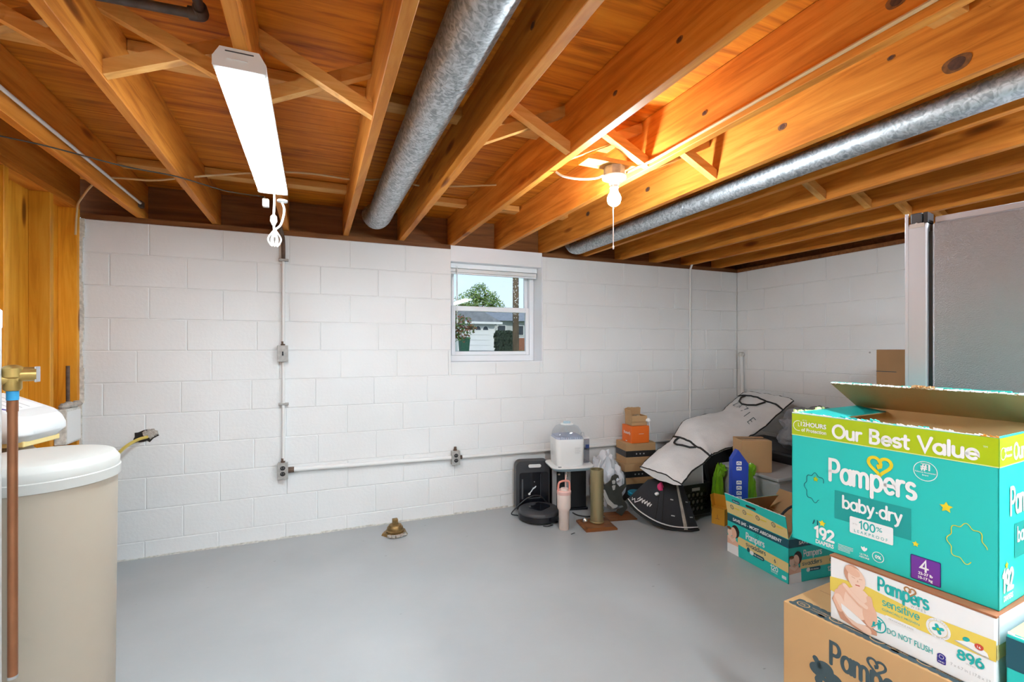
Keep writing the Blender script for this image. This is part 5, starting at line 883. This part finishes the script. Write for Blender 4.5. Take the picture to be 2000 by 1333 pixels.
# long grey padded bag with black edging and handles draped over the pile
gb = empty('grey_padded_bag', (3.0, 3.0, 0), label='long pale grey padded bag with black edging draped over the pile', cat='bag'); OG = V3((3.0, 3.0, 0))
Lp = [(2.367, 3.043, .406), (2.585, 3.125, .488), (2.832, 3.206, .565), (3.051, 3.277, .705), (3.46, 3.322, .732), (3.692, 3.388, .80), (3.958, 3.461, .897)]
Rp = [(2.393, 2.62, .382), (2.547, 2.674, .437), (2.793, 2.756, .506), (2.918, 2.812, .519), (3.246, 2.848, .577), (3.506, 2.87, .67), (3.934, 2.907, .874)]
LC = curve(Lp, 6); RC = curve(Rp, 6); NR = len(LC)-1
def bagp(u, v, h=0):     # u 0..1 along the bag (low end to high end), v 0..1 across
    x = u*NR; i = min(int(x), NR-1); a = LC[i].lerp(LC[i+1], x-i); b = RC[i].lerp(RC[i+1], x-i); p = a.lerp(b, v)
    puff = .075*sin(pi*v)**.7*(.35+.65*abs(sin(pi*(u-.33)*1.5)) if u > .33 else .25+.55*sin(pi*u/.33)) + .016*NZ.noise(V3((u*9, v*4, 1)))+.010*NZ.noise(V3((u*24, v*9, 4)))
    return tuple(p+V3((-.12, -.2, .97))*(puff+h)-OG)
m = MB(); US = [i/36 for i in range(37)]; VS = [j/14 for j in range(15)]
m.loft([[bagp(u, v) for v in VS]+[tuple(V3(bagp(u, 1-j/6))-V3((0, 0, .012+.05*sin(pi*j/6)))) for j in range(7)] for u in US]); m.build('padding', 'grey fabric', gb)
for v in (0, 1): MB().tube([bagp(i/60, v, -.003) for i in range(61)], .0055, 6).build('black_edging', 'black piping', gb)
for u in (0, 1): MB().tube([bagp(u, j/20, -.003) for j in range(21)], .0045, 6).build('black_edging', 'black piping', gb)
for u in (.345, .93): 
    MB().tube([bagp(u, j/20, .004) for j in range(21)], .008, 6).build('webbing', 'black piping', gb)
    MB().tube([bagp(*q) for q in [(u-.005, .18, .006), (u-.03, .14, .012), (u-.065, .2, .010), (u-.085, .34, .010), (u-.075, .46, .012), (u-.045, .58, .012), (u-.01, .66, .008)]], .008, 6).build('handle', 'black piping', gb)
pg = Print(lambda u, v, h: bagp(u/1.75, v/.5, h+.003))
for i, ch in enumerate('ZA7IE'):
    w_, stk = GL[ch]; v0 = .075+.078*i; u0_ = 1.52-.022*i
    for q in stk: pg.stroke('printed_letters', 'slate print', [(u0_-.095*(1-py), v0+px*.062) for px, py in q], .0085, 2)
pg.build(gb)

# things heaped under and behind the bag
df = empty('black_duffel', (3.16, 3.22, 0), label='black duffel bag heaped under the grey padded bag', cat='bag'); blob((0, 0, .27), (.24, .27, .30), .16, 1.6, 4, 11).build('bag', 'black fabric', df); MB().tube(curve([(-.15, -.20, .45), (-.22, -.28, .38), (-.20, -.30, .25), (-.12, -.28, .2)]), .012).build('strap', 'black piping', df)
bb = closed_carton('black_storage_bin', (3.46, 2.16, 0), 0, .58, 1.14, .50, 'black plastic', 'black storage bin on the floor under the grey blanket in the corner', bevel=.02)
bk = empty('grey_blanket', (3.70, 2.52, .50), label='crumpled grey blanket heaped on the black bin', cat='blanket'); blob((0, 0, .15), (.24, .28, .20), .28, 2.4, 5, 21).build('blanket', 'blanket', bk); blob((-.10, -.10, .105), (.13, .17, .14), .3, 3, 4, 31).build('blanket_fold', 'plastic bag', bk)
gt = closed_carton('grey_tote', (3.0, 2.335, 0), 0, .43, .50, .40, 'grey tote', 'grey storage tote under the taped cardboard box', bevel=.02); MB().box((-.012, -.012, .40), (.442, .512, .424)).build('lid', 'grey tote', gt, bevel=.008)
cbx = closed_carton('taped_box', (2.905, 2.555, .425), RAD(-27), .215, .17, .235, 'cardboard', 'taped cardboard box standing on the grey storage tote', 'clear plastic')
blx = empty('blue_carton', (2.634, 2.40, 0), RAD(-24), label='tall narrow royal blue carton with white print behind the open diaper box', cat='box'); MB().prism([(0, 0), (.105, 0), (.115, .55), (.045, .645), (.005, .58)], -.05, 0, 0, Rx).build('body', 'royal blue', blx, bevel=.002)
p = Print(front())
for i in range(6): p.rr('printed_square', 'white print', .032, .30+.036*i-(.0 if i < 4 else -.06), .068, .326+.036*i-(.0 if i < 4 else -.06), .004, 1); p.stroke('printed_squiggle', 'royal blue', [(.038, .31+.036*i-(.0 if i < 4 else -.06)), (.048, .318+.036*i-(.0 if i < 4 else -.06)), (.06, .31+.036*i-(.0 if i < 4 else -.06))], .004, 2)
p.build(blx)
for nm, loc, r_, sd, lb in (('green_bag', (2.83, 2.45, 0), (.070, .06, .30), 2, 'taller bright green plastic bag behind the blue carton'), ('green_bag', (2.925, 2.80, 0), (.042, .04, .24), 8, 'smaller bright green plastic bag beside the milk crate')):
    g_ = empty(nm, loc, label=lb, cat='bag'); blob((0, 0, r_[2]*.72), r_, .28, 2.3, 4, sd).build('bag', 'bright green', g_); blob((.03, -.01, r_[2]*1.58), (.035, .03, .05), .4, 3, 3, sd+3, False).build('knot', 'bright green', g_)
am = empty('amber_carton', (2.805, 2.745, 0), RAD(-70), label='small amber cardboard carton with its lid raised beside the milk crate', cat='box'); MB().box((0, 0, 0), (.10, .075, .125)).build('body', 'amber card', am, bevel=.002)
MB().box((0, 0, 0), (.10, .003, .10)).build('raised_flap', 'amber card', am, (0, .06, .126), rot=(RAD(14), 0, 0)); MB().box((0, 0, 0), (.003, .06, .09)).build('raised_flap', 'amber card', am, (.0, .005, .126), rot=(0, RAD(-8), 0)); p = Print(front()); p.stroke('printed_mark', 'brown edge', [(.03, .045), (.06, .045)], .003, 1); p.stroke('printed_mark', 'brown edge', [(.045, .045), (.045, .075)], .003, 1); p.build(am); torn_edge(am, (0, .0, .125), (.10, 0, .125), 'amber card', .006, .006, 10)
tw = tag(MB().tube([(0, 0, .003), (.035, .012, .003)], .002, 5).build('twig', 'dark cable', None, (1.70, 2.965, 0)), 'tiny dark twig on the floor in front of the pink tumbler', 'twig')
